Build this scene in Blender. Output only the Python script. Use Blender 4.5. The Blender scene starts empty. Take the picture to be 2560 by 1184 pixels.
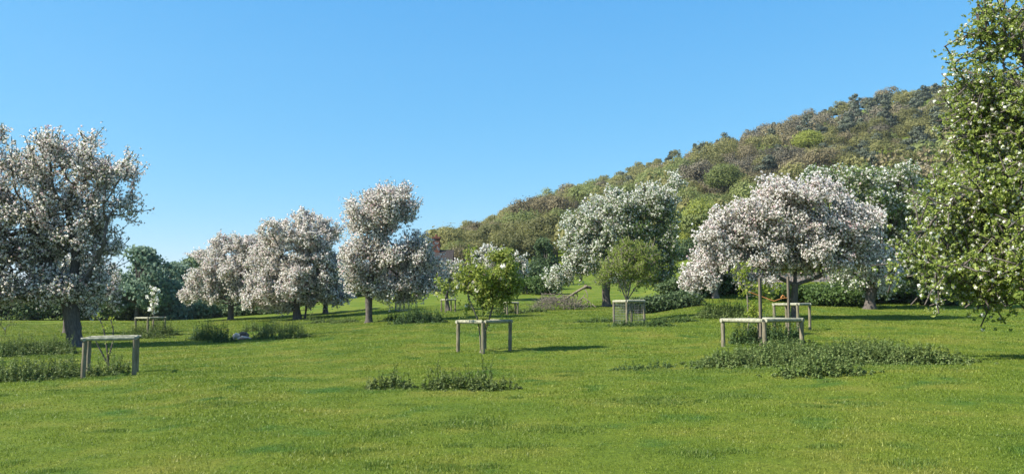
import bpy, math, random
import numpy as np
from mathutils import Vector

# ------------------------------------------------------------------ camera, sky, sun, exposure
SC = bpy.context.scene
COL = SC.collection
FPX, CX, CY, HORIZON = 2048.0, 1280.0, 592.0, 765.0
EYE = 1.62
PITCH = math.atan((HORIZON - CY) / FPX)
cam_data = bpy.data.cameras.new('camera')
cam_data.sensor_width = 36.0
cam_data.lens = 36.0 * FPX / 2560.0
cam_data.clip_start, cam_data.clip_end = 0.1, 6000
cam = bpy.data.objects.new('camera', cam_data)
COL.objects.link(cam)
cam.location = (0, 0, EYE)
cam.rotation_euler = (math.pi / 2 + PITCH, 0, 0)
SC.camera = cam

SUN_ELEV = math.radians(43)
SUN_H = Vector((-0.955, -0.30, 0)).normalized()          # horizontal direction towards the sun
TO_SUN = Vector((SUN_H.x * math.cos(SUN_ELEV), SUN_H.y * math.cos(SUN_ELEV), math.sin(SUN_ELEV)))
world = bpy.data.worlds.new('World')
SC.world = world
world.use_nodes = True
wn, wl = world.node_tree.nodes, world.node_tree.links
bg = wn['Background']
sky = wn.new('ShaderNodeTexSky')
sky.sky_type = 'NISHITA'
sky.sun_disc = False
sky.sun_elevation = SUN_ELEV
sky.sun_rotation = math.atan2(SUN_H.x, SUN_H.y)
sky.altitude = 0
sky.air_density = 1.0
sky.dust_density = 0.0
sky.ozone_density = 3.0
hs = wn.new('ShaderNodeHueSaturation')
hs.inputs['Saturation'].default_value = 1.15
hs.inputs['Hue'].default_value = 0.5
wl.new(sky.outputs[0], hs.inputs['Color'])
# the camera's rendering of a clear spring sky: less red, flatter blue
sep = wn.new('ShaderNodeSeparateColor'); cmb = wn.new('ShaderNodeCombineColor')
wl.new(hs.outputs[0], sep.inputs[0])
for ch, (pre, pw, mul) in enumerate(((1.0, 1.0, .36), (.5, .57, 1.30), (.252, .30, 2.60))):
    m1 = wn.new('ShaderNodeMath'); m1.operation = 'MULTIPLY'; m1.inputs[1].default_value = pre
    m2 = wn.new('ShaderNodeMath'); m2.operation = 'POWER'; m2.inputs[1].default_value = pw
    m3 = wn.new('ShaderNodeMath'); m3.operation = 'MULTIPLY'; m3.inputs[1].default_value = mul
    wl.new(sep.outputs[ch], m1.inputs[0]); wl.new(m1.outputs[0], m2.inputs[0]); wl.new(m2.outputs[0], m3.inputs[0]); wl.new(m3.outputs[0], cmb.inputs[ch])
# high overhead the sky keeps its own colour
tcw = wn.new('ShaderNodeTexCoord'); spz = wn.new('ShaderNodeSeparateXYZ'); mrz = wn.new('ShaderNodeMapRange'); mxz = wn.new('ShaderNodeMix')
mxz.data_type = 'RGBA'
mrz.inputs['From Min'].default_value, mrz.inputs['From Max'].default_value = .40, .75
wl.new(tcw.outputs['Generated'], spz.inputs[0]); wl.new(spz.outputs['Z'], mrz.inputs['Value']); wl.new(mrz.outputs[0], mxz.inputs[0])
wl.new(cmb.outputs[0], mxz.inputs[6]); wl.new(sky.outputs[0], mxz.inputs[7])
wl.new(mxz.outputs[2], bg.inputs['Color'])
bg.inputs['Strength'].default_value = 0.15
sl = bpy.data.lights.new('sun', 'SUN')
sl.energy = 5.0
sl.angle = math.radians(0.53)
sl.color = (1.0, 0.94, 0.84)
so = bpy.data.objects.new('sun', sl)
COL.objects.link(so)
so.rotation_euler = TO_SUN.to_track_quat('Z', 'Y').to_euler()
SC.view_settings.view_transform = 'Standard'
SC.view_settings.look = 'None'
SC.view_settings.exposure = 1.2
SC.view_settings.gamma = 1.0
try:
    SC.cycles.max_bounces = 6
    SC.cycles.transmission_bounces = 4
    SC.cycles.transparent_max_bounces = 4
except Exception:
    pass

rng = np.random.default_rng(11)
random.seed(11)

# ------------------------------------------------------------------ terrain
def sstep(a, b, x):
    t = np.clip((x - a) / (b - a), 0, 1)
    return t * t * (3 - 2 * t)

_BY = np.array([-100, 26, 33, 39, 50, 66, 80, 110, 150, 260, 900.])
_BZ = np.array([0, 0, .2, .5, .75, 1.2, 2.0, 4.2, 7.0, 8.0, 8.0])
_RY = np.array([-100, 26, 33, 39, 50, 57, 72, 80, 110, 150, 260, 900.])
_RZ = np.array([0, 0, .2, .5, 1.0, 1.45, 3.7, 4.5, 6.8, 10.5, 11, 11.])
_LY = np.array([-100, 26, 40, 60, 80, 110, 150, 260, 900.])
_LZ = np.array([0, 0, .1, .35, .55, .9, 1.2, 1.2, 1.2])
_HPX = np.array([700, 800, 900, 1000, 1090, 1200, 1300, 1400, 1500, 1600, 1700, 1800, 1900, 2000, 2100, 2200, 2330, 2560, 3000, 3600.])
_HPY = np.array([790, 775, 745, 680, 606, 578, 540, 502, 472, 442, 410, 378, 344, 313, 286, 258, 231, 200, 150, 120.])

def ground(x, y):
    x = np.asarray(x, float); y = np.asarray(y, float)
    px = CX + FPX * x / np.maximum(y, 8.0)
    b = np.interp(y, _BY, _BZ)
    r = np.interp(y, _RY, _RZ)
    l = np.interp(y, _LY, _LZ)
    wr = sstep(1600, 1760, px) * sstep(30, 50, y)
    wl_ = 1 - sstep(350, 1150, px)
    z = b * (1 - wr) + r * wr
    z = z * (1 - wl_) + l * wl_
    z = z + 0.024 * np.clip(x, -16, 10)
    z = z + 0.035 * np.sin(x * .31 + 1.3) * np.sin(y * .23) + 0.02 * np.sin(x * .9 + y * .4)
    # wooded hill
    D = np.interp(px, [800, 1200, 2400], [560, 500, 430])
    zr = EYE + D * (HORIZON - np.interp(px, _HPX, _HPY)) / FPX
    s = np.clip((y - 148) / (D - 148), 0, 1)
    z2 = z + np.maximum(zr - z, 0) * s ** 1.05
    over = np.clip((y - D) / 300, 0, 1)
    z2 = z2 - over * np.maximum(zr, 0) * .55
    z2 = z2 + 2.2 * np.sin(x * .045 + .6) * np.sin(y * .05) * sstep(160, 230, y) * sstep(900, 1300, px)
    return z2

def ray(px, py):
    a, b = (px - CX) / FPX, (CY - py) / FPX
    return np.array([a, math.cos(PITCH) - b * math.sin(PITCH), math.sin(PITCH) + b * math.cos(PITCH)])

def P(px, py, y):
    d = ray(px, py)
    t = y / d[1]
    return np.array([d[0] * t, y, EYE + d[2] * t])

def G(px, py, ymax=160):
    """where the line of sight meets the ground"""
    d = ray(px, py)
    ys = np.arange(6, ymax, .05)
    t = ys / d[1]
    zz = EYE + d[2] * t
    hit = np.nonzero(zz <= ground(d[0] * t, ys))[0]
    k = hit[0] if len(hit) else len(ys) - 1
    return np.array([d[0] * t[k], ys[k], float(ground(d[0] * t[k], ys[k]))])

def at(px, y):
    x = (px - CX) / FPX * y * 1.0
    return np.array([x, y, float(ground(x, y))])

# ------------------------------------------------------------------ helpers
def tag(o, label=None, cat=None, group=None, kind=None):
    if label: o['label'] = label
    if cat: o['category'] = cat
    if group: o['group'] = group
    if kind: o['kind'] = kind
    return o

def empty(name, loc):
    o = bpy.data.objects.new(name, None)
    o.empty_display_size = .2
    COL.objects.link(o)
    o.location = loc
    return o

def mesh(name, V, F, mats, parent=None, mi=None, tint=None, smooth=False):
    """V n x 3 world positions (local to the parent when given); F m x k"""
    V = np.asarray(V, np.float32); F = np.asarray(F, np.int32)
    me = bpy.data.meshes.new(name)
    m, k = F.shape
    me.vertices.add(len(V)); me.vertices.foreach_set('co', V.ravel())
    me.loops.add(m * k); me.loops.foreach_set('vertex_index', F.ravel())
    me.polygons.add(m)
    me.polygons.foreach_set('loop_start', np.arange(0, m * k, k, dtype=np.int32))
    if not isinstance(mats, (list, tuple)): mats = [mats]
    for mt in mats: me.materials.append(mt)
    if mi is not None: me.polygons.foreach_set('material_index', np.asarray(mi, np.int32))
    me.polygons.foreach_set('use_smooth', np.full(m, smooth, dtype=bool))
    if tint is not None:
        a = me.attributes.new('tint', 'FLOAT', 'FACE')
        a.data.foreach_set('value', np.asarray(tint, np.float32))
    me.update(calc_edges=True)
    if smooth: me.set_sharp_from_angle(angle=math.radians(50))
    o = bpy.data.objects.new(name, me)
    COL.objects.link(o)
    if parent is not None: o.parent = parent
    return o

def copy_tree(o, parent=None):
    c = o.copy(); COL.objects.link(c)
    if parent is not None: c.parent = parent
    for ch in list(o.children): copy_tree(ch, c)
    return c

def unit(v):
    return v / np.maximum(np.linalg.norm(v, axis=-1, keepdims=True), 1e-9)

def rdir(n):
    return unit(rng.normal(size=(n, 3)))

def rhombs(C, N, L, W, A=None):
    """leaf shaped quads: centres C, normals N, length L, width W, optional preferred axis"""
    n = len(C)
    A = rng.normal(size=(n, 3)) if A is None else A
    b = unit(np.cross(N, A)); a = np.cross(b, N)
    L = np.broadcast_to(L, n)[:, None]; W = np.broadcast_to(W, n)[:, None]
    lift = N * (L * .12)
    V = np.stack([C - a * L / 2, C - b * W / 2 + lift, C + a * L / 2, C + b * W / 2 + lift], 1).reshape(-1, 3)
    return V, np.arange(n * 4).reshape(n, 4)

class Parts:
    """gathers pieces with the same vertex count per face"""
    def __init__(s): s.V, s.F, s.n, s.mi, s.t = [], [], 0, [], []
    def add(s, V, F, mi=0, tint=None):
        V = np.asarray(V, float); F = np.asarray(F)
        s.V.append(V); s.F.append(F + s.n); s.n += len(V)
        s.mi.append(np.full(len(F), mi)); s.t.append(np.full(len(F), .5) if tint is None else np.broadcast_to(tint, len(F)))
    def build(s, name, mats, parent=None, smooth=False):
        return mesh(name, np.concatenate(s.V), np.concatenate(s.F), mats, parent, np.concatenate(s.mi), np.concatenate(s.t), smooth)

def tube(pts, radii, k=8, cap=True, rough=0.0):
    """quad tube through pts"""
    pts = np.asarray(pts, float); n = len(pts)
    radii = np.broadcast_to(radii, n)
    T = np.gradient(pts, axis=0) if n > 2 else np.repeat((pts[1:] - pts[:1]), 2, 0)
    T = unit(T)
    ref = np.array([0.31, 0.95, 0.05]) if abs(T[0] @ np.array([0.31, 0.95, 0.05])) < .9 else np.array([1., 0, 0])
    u = unit(np.cross(T[0], ref)[None])[0]
    ang = np.arange(k) * 2 * math.pi / k
    V = []
    for i in range(n):
        u = u - T[i] * (u @ T[i]); u = u / max(np.linalg.norm(u), 1e-9)
        w = np.cross(T[i], u)
        rr = radii[i] * (1 + rough * rng.uniform(-1, 1, k))
        V.append(pts[i] + rr[:, None] * (np.cos(ang)[:, None] * u + np.sin(ang)[:, None] * w))
    V = np.concatenate(V)
    F = []
    for i in range(n - 1):
        for j in range(k):
            F.append((i * k + j, i * k + (j + 1) % k, (i + 1) * k + (j + 1) % k, (i + 1) * k + j))
    if cap:
        V = np.concatenate([V, pts[:1], pts[-1:]])
        c0, c1 = n * k, n * k + 1
        for j in range(0, k, 2):
            F.append((c0, (j + 2) % k, j + 1, j))
            o = (n - 1) * k
            F.append((c1, o + j, o + j + 1, o + (j + 2) % k))
    return V, np.array(F)

def box(lo, hi):
    x0, y0, z0 = lo; x1, y1, z1 = hi
    V = np.array([(x0, y0, z0), (x1, y0, z0), (x1, y1, z0), (x0, y1, z0), (x0, y0, z1), (x1, y0, z1), (x1, y1, z1), (x0, y1, z1)], float)
    F = np.array([(3, 2, 1, 0), (4, 5, 6, 7), (0, 1, 5, 4), (1, 2, 6, 5), (2, 3, 7, 6), (3, 0, 4, 7)])
    return V, F

# ------------------------------------------------------------------ materials
def mat(name):
    m = bpy.data.materials.new(name)
    m.use_nodes = True
    nt = m.node_tree
    nt.nodes.clear()
    out = nt.nodes.new('ShaderNodeOutputMaterial')
    return m, nt.nodes, nt.links, out

def ramp(n, stops):
    r = n.new('ShaderNodeValToRGB')
    e = r.color_ramp.elements
    e[0].position, e[0].color = stops[0][0], (*stops[0][1], 1)
    e[1].position, e[1].color = stops[-1][0], (*stops[-1][1], 1)
    for p, c in stops[1:-1]:
        q = e.new(p); q.color = (*c, 1)
    return r

def leaf_mat(name, stops, trans=.35, by_object=0.0, rough=.6, gloss=.25, boost=1.4):
    """foliage: colour from the face's own tint (plus the plant's own random shift)"""
    m, n, l, out = mat(name)
    at_ = n.new('ShaderNodeAttribute'); at_.attribute_name = 'tint'
    src = at_.outputs['Fac']
    if by_object:
        oi = n.new('ShaderNodeObjectInfo')
        mm = n.new('ShaderNodeMath'); mm.operation = 'MULTIPLY_ADD'
        l.new(oi.outputs['Random'], mm.inputs[0]); mm.inputs[1].default_value = by_object
        m2 = n.new('ShaderNodeMath'); m2.operation = 'MULTIPLY'
        l.new(src, m2.inputs[0]); m2.inputs[1].default_value = 1 - by_object
        l.new(m2.outputs[0], mm.inputs[2])
        src = mm.outputs[0]
    r = ramp(n, stops)
    l.new(src, r.inputs['Fac'])
    d = n.new('ShaderNodeBsdfPrincipled')
    d.inputs['Roughness'].default_value = rough
    d.inputs['Specular IOR Level'].default_value = gloss
    l.new(r.outputs['Color'], d.inputs['Base Color'])
    t = n.new('ShaderNodeBsdfTranslucent')
    br = n.new('ShaderNodeVectorMath'); br.operation = 'SCALE'; br.inputs['Scale'].default_value = boost
    l.new(r.outputs['Color'], br.inputs[0])
    l.new(br.outputs[0], t.inputs['Color'])
    mx = n.new('ShaderNodeMixShader'); mx.inputs[0].default_value = trans
    l.new(d.outputs[0], mx.inputs[1]); l.new(t.outputs[0], mx.inputs[2])
    l.new(mx.outputs[0], out.inputs['Surface'])
    return m

def wood_mat(name, stops, scale=(6, 6, 1.2), bump=.4, rough=.85):
    m, n, l, out = mat(name)
    tc = n.new('ShaderNodeTexCoord')
    mp = n.new('ShaderNodeMapping'); mp.inputs['Scale'].default_value = scale
    l.new(tc.outputs['Object'], mp.inputs['Vector'])
    nz = n.new('ShaderNodeTexNoise'); nz.inputs['Scale'].default_value = 3; nz.inputs['Detail'].default_value = 6
    nz.inputs['Roughness'].default_value = .65
    l.new(mp.outputs[0], nz.inputs['Vector'])
    r = ramp(n, stops)
    l.new(nz.outputs['Fac'], r.inputs['Fac'])
    d = n.new('ShaderNodeBsdfPrincipled'); d.inputs['Roughness'].default_value = rough
    d.inputs['Specular IOR Level'].default_value = .2
    l.new(r.outputs[0], d.inputs['Base Color'])
    bp = n.new('ShaderNodeBump'); bp.inputs['Strength'].default_value = bump; bp.inputs['Distance'].default_value = .03
    l.new(nz.outputs['Fac'], bp.inputs['Height']); l.new(bp.outputs[0], d.inputs['Normal'])
    l.new(d.outputs[0], out.inputs['Surface'])
    return m

def turf_colour(n, l, tint=None):
    """colour of the sward by place: yellow green turf, lush blue green patches, straw patches"""
    g = n.new('ShaderNodeNewGeometry')
    a = n.new('ShaderNodeTexNoise'); a.inputs['Scale'].default_value = .42; a.inputs['Detail'].default_value = 5; a.inputs['Roughness'].default_value = .62
    b = n.new('ShaderNodeTexNoise'); b.inputs['Scale'].default_value = .9; b.inputs['Detail'].default_value = 3
    mp = n.new('ShaderNodeMapping'); mp.inputs['Location'].default_value = (31, 7, 0); mp.inputs['Scale'].default_value = (1, .8, 1)
    l.new(g.outputs['Position'], a.inputs['Vector'])
    l.new(g.outputs['Position'], mp.inputs['Vector']); l.new(mp.outputs[0], b.inputs['Vector'])
    r1 = ramp(n, [(.28, (.092, .155, .015)), (.50, (.152, .205, .021)), (.74, (.245, .245, .044))])
    l.new(a.outputs['Fac'], r1.inputs['Fac'])
    lush = ramp(n, [(.57, (0, 0, 0)), (.72, (.85, .85, .85))])
    l.new(b.outputs['Fac'], lush.inputs['Fac'])
    mx = n.new('ShaderNodeMix'); mx.data_type = 'RGBA'
    l.new(lush.outputs[0], mx.inputs[0]); l.new(r1.outputs[0], mx.inputs[6])
    mx.inputs[7].default_value = (.066, .150, .022, 1)
    res = mx.outputs[2]
    if tint is not None:
        r2 = ramp(n, [(0, (.55, .62, .55)), (.5, (1, 1, 1)), (.92, (1.38, 1.28, 1.3)), (1, (2.3, 2.0, 3.2))])
        l.new(tint, r2.inputs['Fac'])
        m2 = n.new('ShaderNodeMix'); m2.data_type = 'RGBA'; m2.blend_type = 'MULTIPLY'; m2.inputs[0].default_value = 1
        l.new(res, m2.inputs[6]); l.new(r2.outputs[0], m2.inputs[7])
        res = m2.outputs[2]
    return res

def make_ground_mat():
    m, n, l, out = mat('meadow_soil_and_turf')
    c = turf_colour(n, l)
    d = n.new('ShaderNodeBsdfPrincipled'); d.inputs['Roughness'].default_value = .9; d.inputs['Specular IOR Level'].default_value = .1
    g = n.new('ShaderNodeNewGeometry')
    f = n.new('ShaderNodeTexNoise'); f.inputs['Scale'].default_value = 14; f.inputs['Detail'].default_value = 6; f.inputs['Roughness'].default_value = .7
    l.new(g.outputs['Position'], f.inputs['Vector'])
    r = ramp(n, [(.3, (.40, .44, .36)), (.7, (.85, .84, .8))]); l.new(f.outputs['Fac'], r.inputs['Fac'])
    mx = n.new('ShaderNodeMix'); mx.data_type = 'RGBA'; mx.blend_type = 'MULTIPLY'; mx.inputs[0].default_value = 1
    l.new(c, mx.inputs[6]); l.new(r.outputs[0], mx.inputs[7])
    l.new(mx.outputs[2], d.inputs['Base Color'])
    bp = n.new('ShaderNodeBump'); bp.inputs['Strength'].default_value = .9; bp.inputs['Distance'].default_value = .06
    l.new(f.outputs['Fac'], bp.inputs['Height']); l.new(bp.outputs[0], d.inputs['Normal'])
    l.new(d.outputs[0], out.inputs['Surface'])
    return m

def make_blade_mat(lush=False):
    m, n, l, out = mat('lush_grass_blade' if lush else 'grass_blade')
    a = n.new('ShaderNodeAttribute'); a.attribute_name = 'tint'
    if lush:
        rr = ramp(n, [(0, (.070, .125, .018)), (.5, (.125, .192, .026)), (1, (.21, .26, .055))]); l.new(a.outputs['Fac'], rr.inputs['Fac']); c = rr.outputs[0]
    else:
        c = turf_colour(n, l, a.outputs['Fac'])
    d = n.new('ShaderNodeBsdfPrincipled'); d.inputs['Roughness'].default_value = .5; d.inputs['Specular IOR Level'].default_value = .3
    l.new(c, d.inputs['Base Color'])
    t = n.new('ShaderNodeBsdfTranslucent'); l.new(c, t.inputs['Color'])
    mx = n.new('ShaderNodeMixShader'); mx.inputs[0].default_value = .4
    l.new(d.outputs[0], mx.inputs[1]); l.new(t.outputs[0], mx.inputs[2]); l.new(mx.outputs[0], out.inputs['Surface'])
    return m

M = {}
M['turf'] = make_ground_mat()
M['blade'] = make_blade_mat()
M['lush'] = make_blade_mat(True)
M['petal'] = leaf_mat('apple_blossom_petal', [(0, (.62, .42, .45)), (.16, (.78, .67, .66)), (.45, (.88, .83, .79)), (1, (.93, .91, .86))], trans=.5, boost=1.15, gloss=.1)
M['petal_white'] = leaf_mat('white_blossom_petal', [(0, (.72, .58, .58)), (.12, (.82, .79, .74)), (1, (.92, .91, .84))], trans=.5, boost=1.15, gloss=.1)
M['apple_leaf'] = leaf_mat('apple_leaf', [(0, (.060, .080, .034)), (.5, (.125, .150, .062)), (1, (.21, .23, .105))], boost=1.6, trans=.55)
M['apple_leaf_fresh'] = leaf_mat('fresh_apple_leaf', [(0, (.055, .095, .024)), (.5, (.120, .180, .044)), (1, (.20, .26, .075))], boost=1.6)
M['near_leaf'] = leaf_mat('bright_apple_leaf', [(0, (.10, .142, .028)), (.5, (.205, .260, .050)), (1, (.32, .36, .09))], boost=1.5)  # bright yellow green leaf tone
M['young_leaf'] = leaf_mat('young_tree_leaf', [(0, (.09, .13, .02)), (.5, (.20, .25, .042)), (1, (.34, .35, .085))], boost=1.6)
M['lime_leaf'] = leaf_mat('lime_sapling_leaf', [(0, (.10, .15, .015)), (.5, (.19, .24, .025)), (1, (.30, .33, .06))], boost=1.5)
M['nettle'] = leaf_mat('nettle_leaf', [(0, (.045, .066, .016)), (.5, (.100, .148, .036)), (1, (.20, .235, .075))], trans=.3)
M['nettle_deep'] = leaf_mat('dark_nettle_leaf', [(0, (.040, .060, .016)), (.5, (.090, .128, .030)), (1, (.180, .205, .060))], trans=.3)
M['nettle_dark'] = leaf_mat('bramble_leaf', [(0, (.022, .046, .014)), (.5, (.050, .095, .026)), (1, (.105, .160, .048))], trans=.25)
M['hedge'] = leaf_mat('hedge_leaf', [(0, (.030, .050, .020)), (.5, (.066, .105, .038)), (1, (.125, .170, .062))], trans=.25)
M['hedge_green'] = leaf_mat('bank_weed_leaf', [(0, (.034, .064, .016)), (.5, (.070, .120, .028)), (1, (.125, .180, .045))], trans=.3)
M['blue_green'] = leaf_mat('blue_green_leaf', [(0, (.085, .130, .092)), (.5, (.160, .230, .150)), (1, (.24, .31, .20))], trans=.35)
M['mid_green'] = leaf_mat('mid_green_leaf', [(0, (.075, .115, .062)), (.5, (.155, .215, .105)), (1, (.24, .29, .15))], trans=.35)
M['wood_olive'] = leaf_mat('opening_oak_leaf', [(0, (.075, .078, .024)), (.5, (.148, .148, .046)), (1, (.24, .225, .078))], by_object=.62)
M['wood_brown'] = leaf_mat('budding_twig', [(0, (.088, .075, .036)), (.5, (.155, .130, .064)), (1, (.225, .190, .098))], by_object=.62, trans=.2)
M['wood_grey'] = leaf_mat('bare_twig', [(0, (.066, .058, .036)), (.5, (.112, .100, .062)), (1, (.168, .148, .096))], by_object=.62, trans=.1)
M['wood_lime'] = leaf_mat('fresh_lime_leaf', [(0, (.14, .18, .026)), (.5, (.23, .265, .042)), (1, (.33, .345, .08))], by_object=.35)
M['wood_green'] = leaf_mat('fresh_wood_leaf', [(0, (.090, .115, .032)), (.5, (.155, .185, .052)), (1, (.215, .24, .080))], by_object=.6)
M['pine'] = leaf_mat('pine_needle', [(0, (.040, .050, .032)), (.5, (.066, .080, .050)), (1, (.10, .118, .074))], by_object=.6, trans=.1)
M['bark'] = wood_mat('apple_bark', [(.3, (.048, .040, .033)), (.55, (.105, .090, .076)), (.75, (.17, .152, .130))], bump=.8)
M['bark_pale'] = wood_mat('pale_bark', [(.3, (.10, .085, .07)), (.6, (.22, .19, .16)), (.8, (.34, .31, .27))], bump=.7)
M['twig'] = wood_mat('grey_twig', [(.3, (.10, .085, .065)), (.7, (.23, .20, .16))], bump=.3)
M['rail'] = wood_mat('weathered_round_rail', [(.30, (.13, .14, .085)), (.5, (.26, .255, .18)), (.72, (.40, .385, .285))], scale=(3, 3, 3), bump=.35)
M['post'] = wood_mat('weathered_round_post', [(.28, (.075, .070, .042)), (.5, (.165, .145, .095)), (.75, (.30, .265, .19))], scale=(7, 7, 1), bump=.45)
M['stake'] = wood_mat('sawn_stake', [(.3, (.07, .058, .042)), (.7, (.16, .135, .10))], scale=(9, 9, .8), bump=.3)
M['dead'] = wood_mat('dead_branch_wood', [(.3, (.10, .08, .055)), (.6, (.21, .175, .125)), (.8, (.32, .28, .21))], bump=.4)
M['heartwood'] = wood_mat('pale_broken_wood', [(.3, (.40, .28, .20)), (.55, (.62, .50, .40)), (.8, (.74, .66, .55))], bump=.5)
M['rotten'] = wood_mat('brown_rotten_bark', [(.3, (.07, .05, .04)), (.7, (.20, .15, .12))], bump=.7)
M['stone'] = wood_mat('pink_sandstone', [(.3, (.24, .18, .15)), (.5, (.40, .32, .27)), (.75, (.54, .46, .40))], scale=(1.5, 1.5, 3.5), bump=.8)
M['brick'] = wood_mat('old_red_brick', [(.3, (.09, .036, .025)), (.6, (.16, .068, .048)), (.8, (.22, .11, .08))], scale=(1, 1, 4), bump=.3)
M['slate'] = wood_mat('dark_roof_tile', [(.3, (.022, .019, .018)), (.7, (.050, .042, .038))], scale=(1, 1, 5), bump=.3)
M['render'] = wood_mat('house_render', [(.3, (.055, .045, .038)), (.7, (.10, .085, .07))], scale=(1, 1, 1), bump=.1)
M['wire'] = wood_mat('galvanised_wire', [(.3, (.13, .13, .13)), (.7, (.25, .25, .24))], bump=.1, rough=.6)
M['strap'] = wood_mat('orange_tie', [(.3, (.42, .17, .05)), (.7, (.55, .26, .09))], bump=.1)
M['pane'] = wood_mat('dark_window_pane', [(.3, (.03, .035, .04)), (.7, (.06, .065, .07))], bump=0, rough=.15)

# ------------------------------------------------------------------ ground sheets
def build_ground():
    ys = np.concatenate([np.arange(-60, 4, 8), np.arange(4, 60, 1.0), np.arange(60, 130, 2.0), np.arange(130, 600, 7.0), np.array([640, 720, 850, 1100, 1500, 2200, 3500, 5000.])])
    xs = np.concatenate([-np.array([3000, 1800, 1000, 600, 400, 300, 220, 170.]), np.arange(-140, -40, 6), np.arange(-40, 50, 1.2), np.arange(50, 150, 4), np.arange(150, 520, 10), np.array([560, 700, 1000, 1800, 3000.])])
    X, Y = np.meshgrid(xs, ys)
    Z = ground(X, Y)
    Z = np.where(Y > 900, Z - (Y - 900) * .01, Z)
    V = np.stack([X, Y, Z], -1).reshape(-1, 3)
    nx, ny = len(xs), len(ys)
    I = np.arange(nx * ny).reshape(ny, nx)
    F = np.stack([I[:-1, :-1], I[:-1, 1:], I[1:, 1:], I[1:, :-1]], -1).reshape(-1, 4)
    tag(mesh('ground', V, F, M['turf'], smooth=True), kind='structure')
build_ground()

# lush dark tufts of longer grass, two set as guard shadows: (px, py, half width m, half depth m)
TUFTS_AND_SHADOWS = [(1160, 1060, .9, .8), (1390, 1075, .7, .45), (1620, 1000, .8, .7), (1640, 1010, .4, .4), (1310, 879, .45, .3), (400, 926, .35, .3),  # last two: dark grass standing in for the guards' cast shadows
         (1740, 1135, .35, .3), (860, 1130, .5, .3), (1300, 1118, .5, .25), (1850, 990, .6, .5), (2280, 1160, .4, .3), (2150, 1010, .5, .4),
         (860, 830, 1.4, .8), (560, 1010, .5, .5), (1440, 800, 1.6, .8), (1430, 820, 1.2, .6), (1150, 830, .8, .4), (2010, 885, 2.0, .6), (2060, 915, 4.2, 1.3), (1900, 905, 2.2, 1.2), (1110, 972, 1.3, .6), (970, 970, .8, .4), (80, 890, 2.2, .9), (90, 948, 2.2, .9), (660, 846, 2.6, .9), (540, 852, 1.2, .7), (1600, 815, 2.5, .9), (1050, 808, 2.0, .9), (1600, 925, .9, .5)]

_tr = np.random.default_rng(5)
for _i in range(24):
    TUFTS_AND_SHADOWS.append((float(_tr.uniform(0, 2560)), float(_tr.uniform(850, 1180)), float(_tr.uniform(.12, .45)), float(_tr.uniform(.1, .3))))

def build_grass():
    n = 1500000
    # distance with density falling off
    u = rng.random(n)
    e = .62
    y = (7.0 ** e + u * (78.0 ** e - 7.0 ** e)) ** (1 / e)
    x = rng.uniform(-.67, .67, n) * y
    # clumpy turf
    key = np.sin(x * 3.1 + 1.7 * np.sin(y * 2.3)) * np.sin(y * 2.9 + 1.3 * np.sin(x * 1.9)) + .6 * np.sin(x * 7.3 + y * 3.1) * np.sin(y * 8.1 - x * 2.2)
    h = rng.uniform(.018, .046, n) * (1 + .28 * np.clip(key, -1, 1)) * (y / 9) ** .25
    w = .0045 * (y / 8) ** .85 * rng.uniform(.7, 1.4, n)
    lean = rng.normal(0, .8, (n, 2))
    # tufts, with the two shadow stand-ins
    Xs, Ys, Hs, Ws, Ls = [x], [y], [h], [w], [lean]
    for px, py, a, b in TUFTS_AND_SHADOWS:
        c = G(px, py)
        k = int(6000 * a * b * min(1, (14 / c[1]) ** 1.1)) + 300
        r = np.sqrt(rng.random(k)); th = rng.random(k) * 2 * math.pi
        wob = 1 + .3 * np.sin(3 * th + px) + .2 * np.sin(5 * th)
        Xs.append(c[0] + a * r * wob * np.cos(th)); Ys.append(c[1] + b * r * wob * np.sin(th))
        Hs.append(rng.uniform(.03, .075, k) * (1 - .6 * r) * (1 + .012 * c[1])); Ws.append(.006 * (c[1] / 8) ** .85 * rng.uniform(.7, 1.4, k)); Ls.append(rng.normal(0, .4, (k, 2)))
    nb = n
    x = np.concatenate(Xs); y = np.concatenate(Ys); h = np.concatenate(Hs); w = np.concatenate(Ws); lean = np.concatenate(Ls)
    n = len(x)
    z = ground(x, y) - .01
    B = np.stack([x, y, z], -1)
    th = rng.random(n) * math.pi
    s = np.stack([np.cos(th), np.sin(th), np.zeros(n)], -1) * w[:, None]
    up = np.stack([lean[:, 0], lean[:, 1], np.ones(n)], -1); up = unit(up) * h[:, None]
    V = np.stack([B - s, B + s, B + up], 1).reshape(-1, 3)
    t = np.clip(rng.normal(.50, .30, n), 0, .95)
    t[rng.random(n) < .014] = 1.0
    mi = np.zeros(n, int); mi[nb:] = 1
    tag(mesh('grass', V, np.arange(n * 3).reshape(n, 3), [M['blade'], M['lush']], mi=mi, tint=t), 'short yellow green meadow grass with darker lush tufts, two of them standing in for guard shadows', 'grass', kind='stuff')
build_grass()

# ------------------------------------------------------------------ apple trees by space colonisation
def noise3(p, s):
    q = p * s
    return (np.sin(q[:, 0] * 1.7 + 1.3 * np.sin(q[:, 1] * 1.1)) + np.sin(q[:, 1] * 1.9 + 1.1 * np.sin(q[:, 2] * 1.3)) + np.sin(q[:, 2] * 2.1 + 1.2 * np.sin(q[:, 0] * 1.2))) / 3

def sample_lobes(lobes, n, shell=.45, power=.56):
    """lobes: centres (3) radii (3)"""
    C = np.array([l[0] for l in lobes]); R = np.array([l[1] for l in lobes])
    wgt = np.prod(R, 1) ** power; wgt = wgt / wgt.sum()
    k = rng.choice(len(lobes), n, p=wgt)
    d = rdir(n); r = rng.random(n) ** shell * (1 + .11 * rng.normal(size=n))
    return C[k] + d * r[:, None] * R[k], d, k

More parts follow.
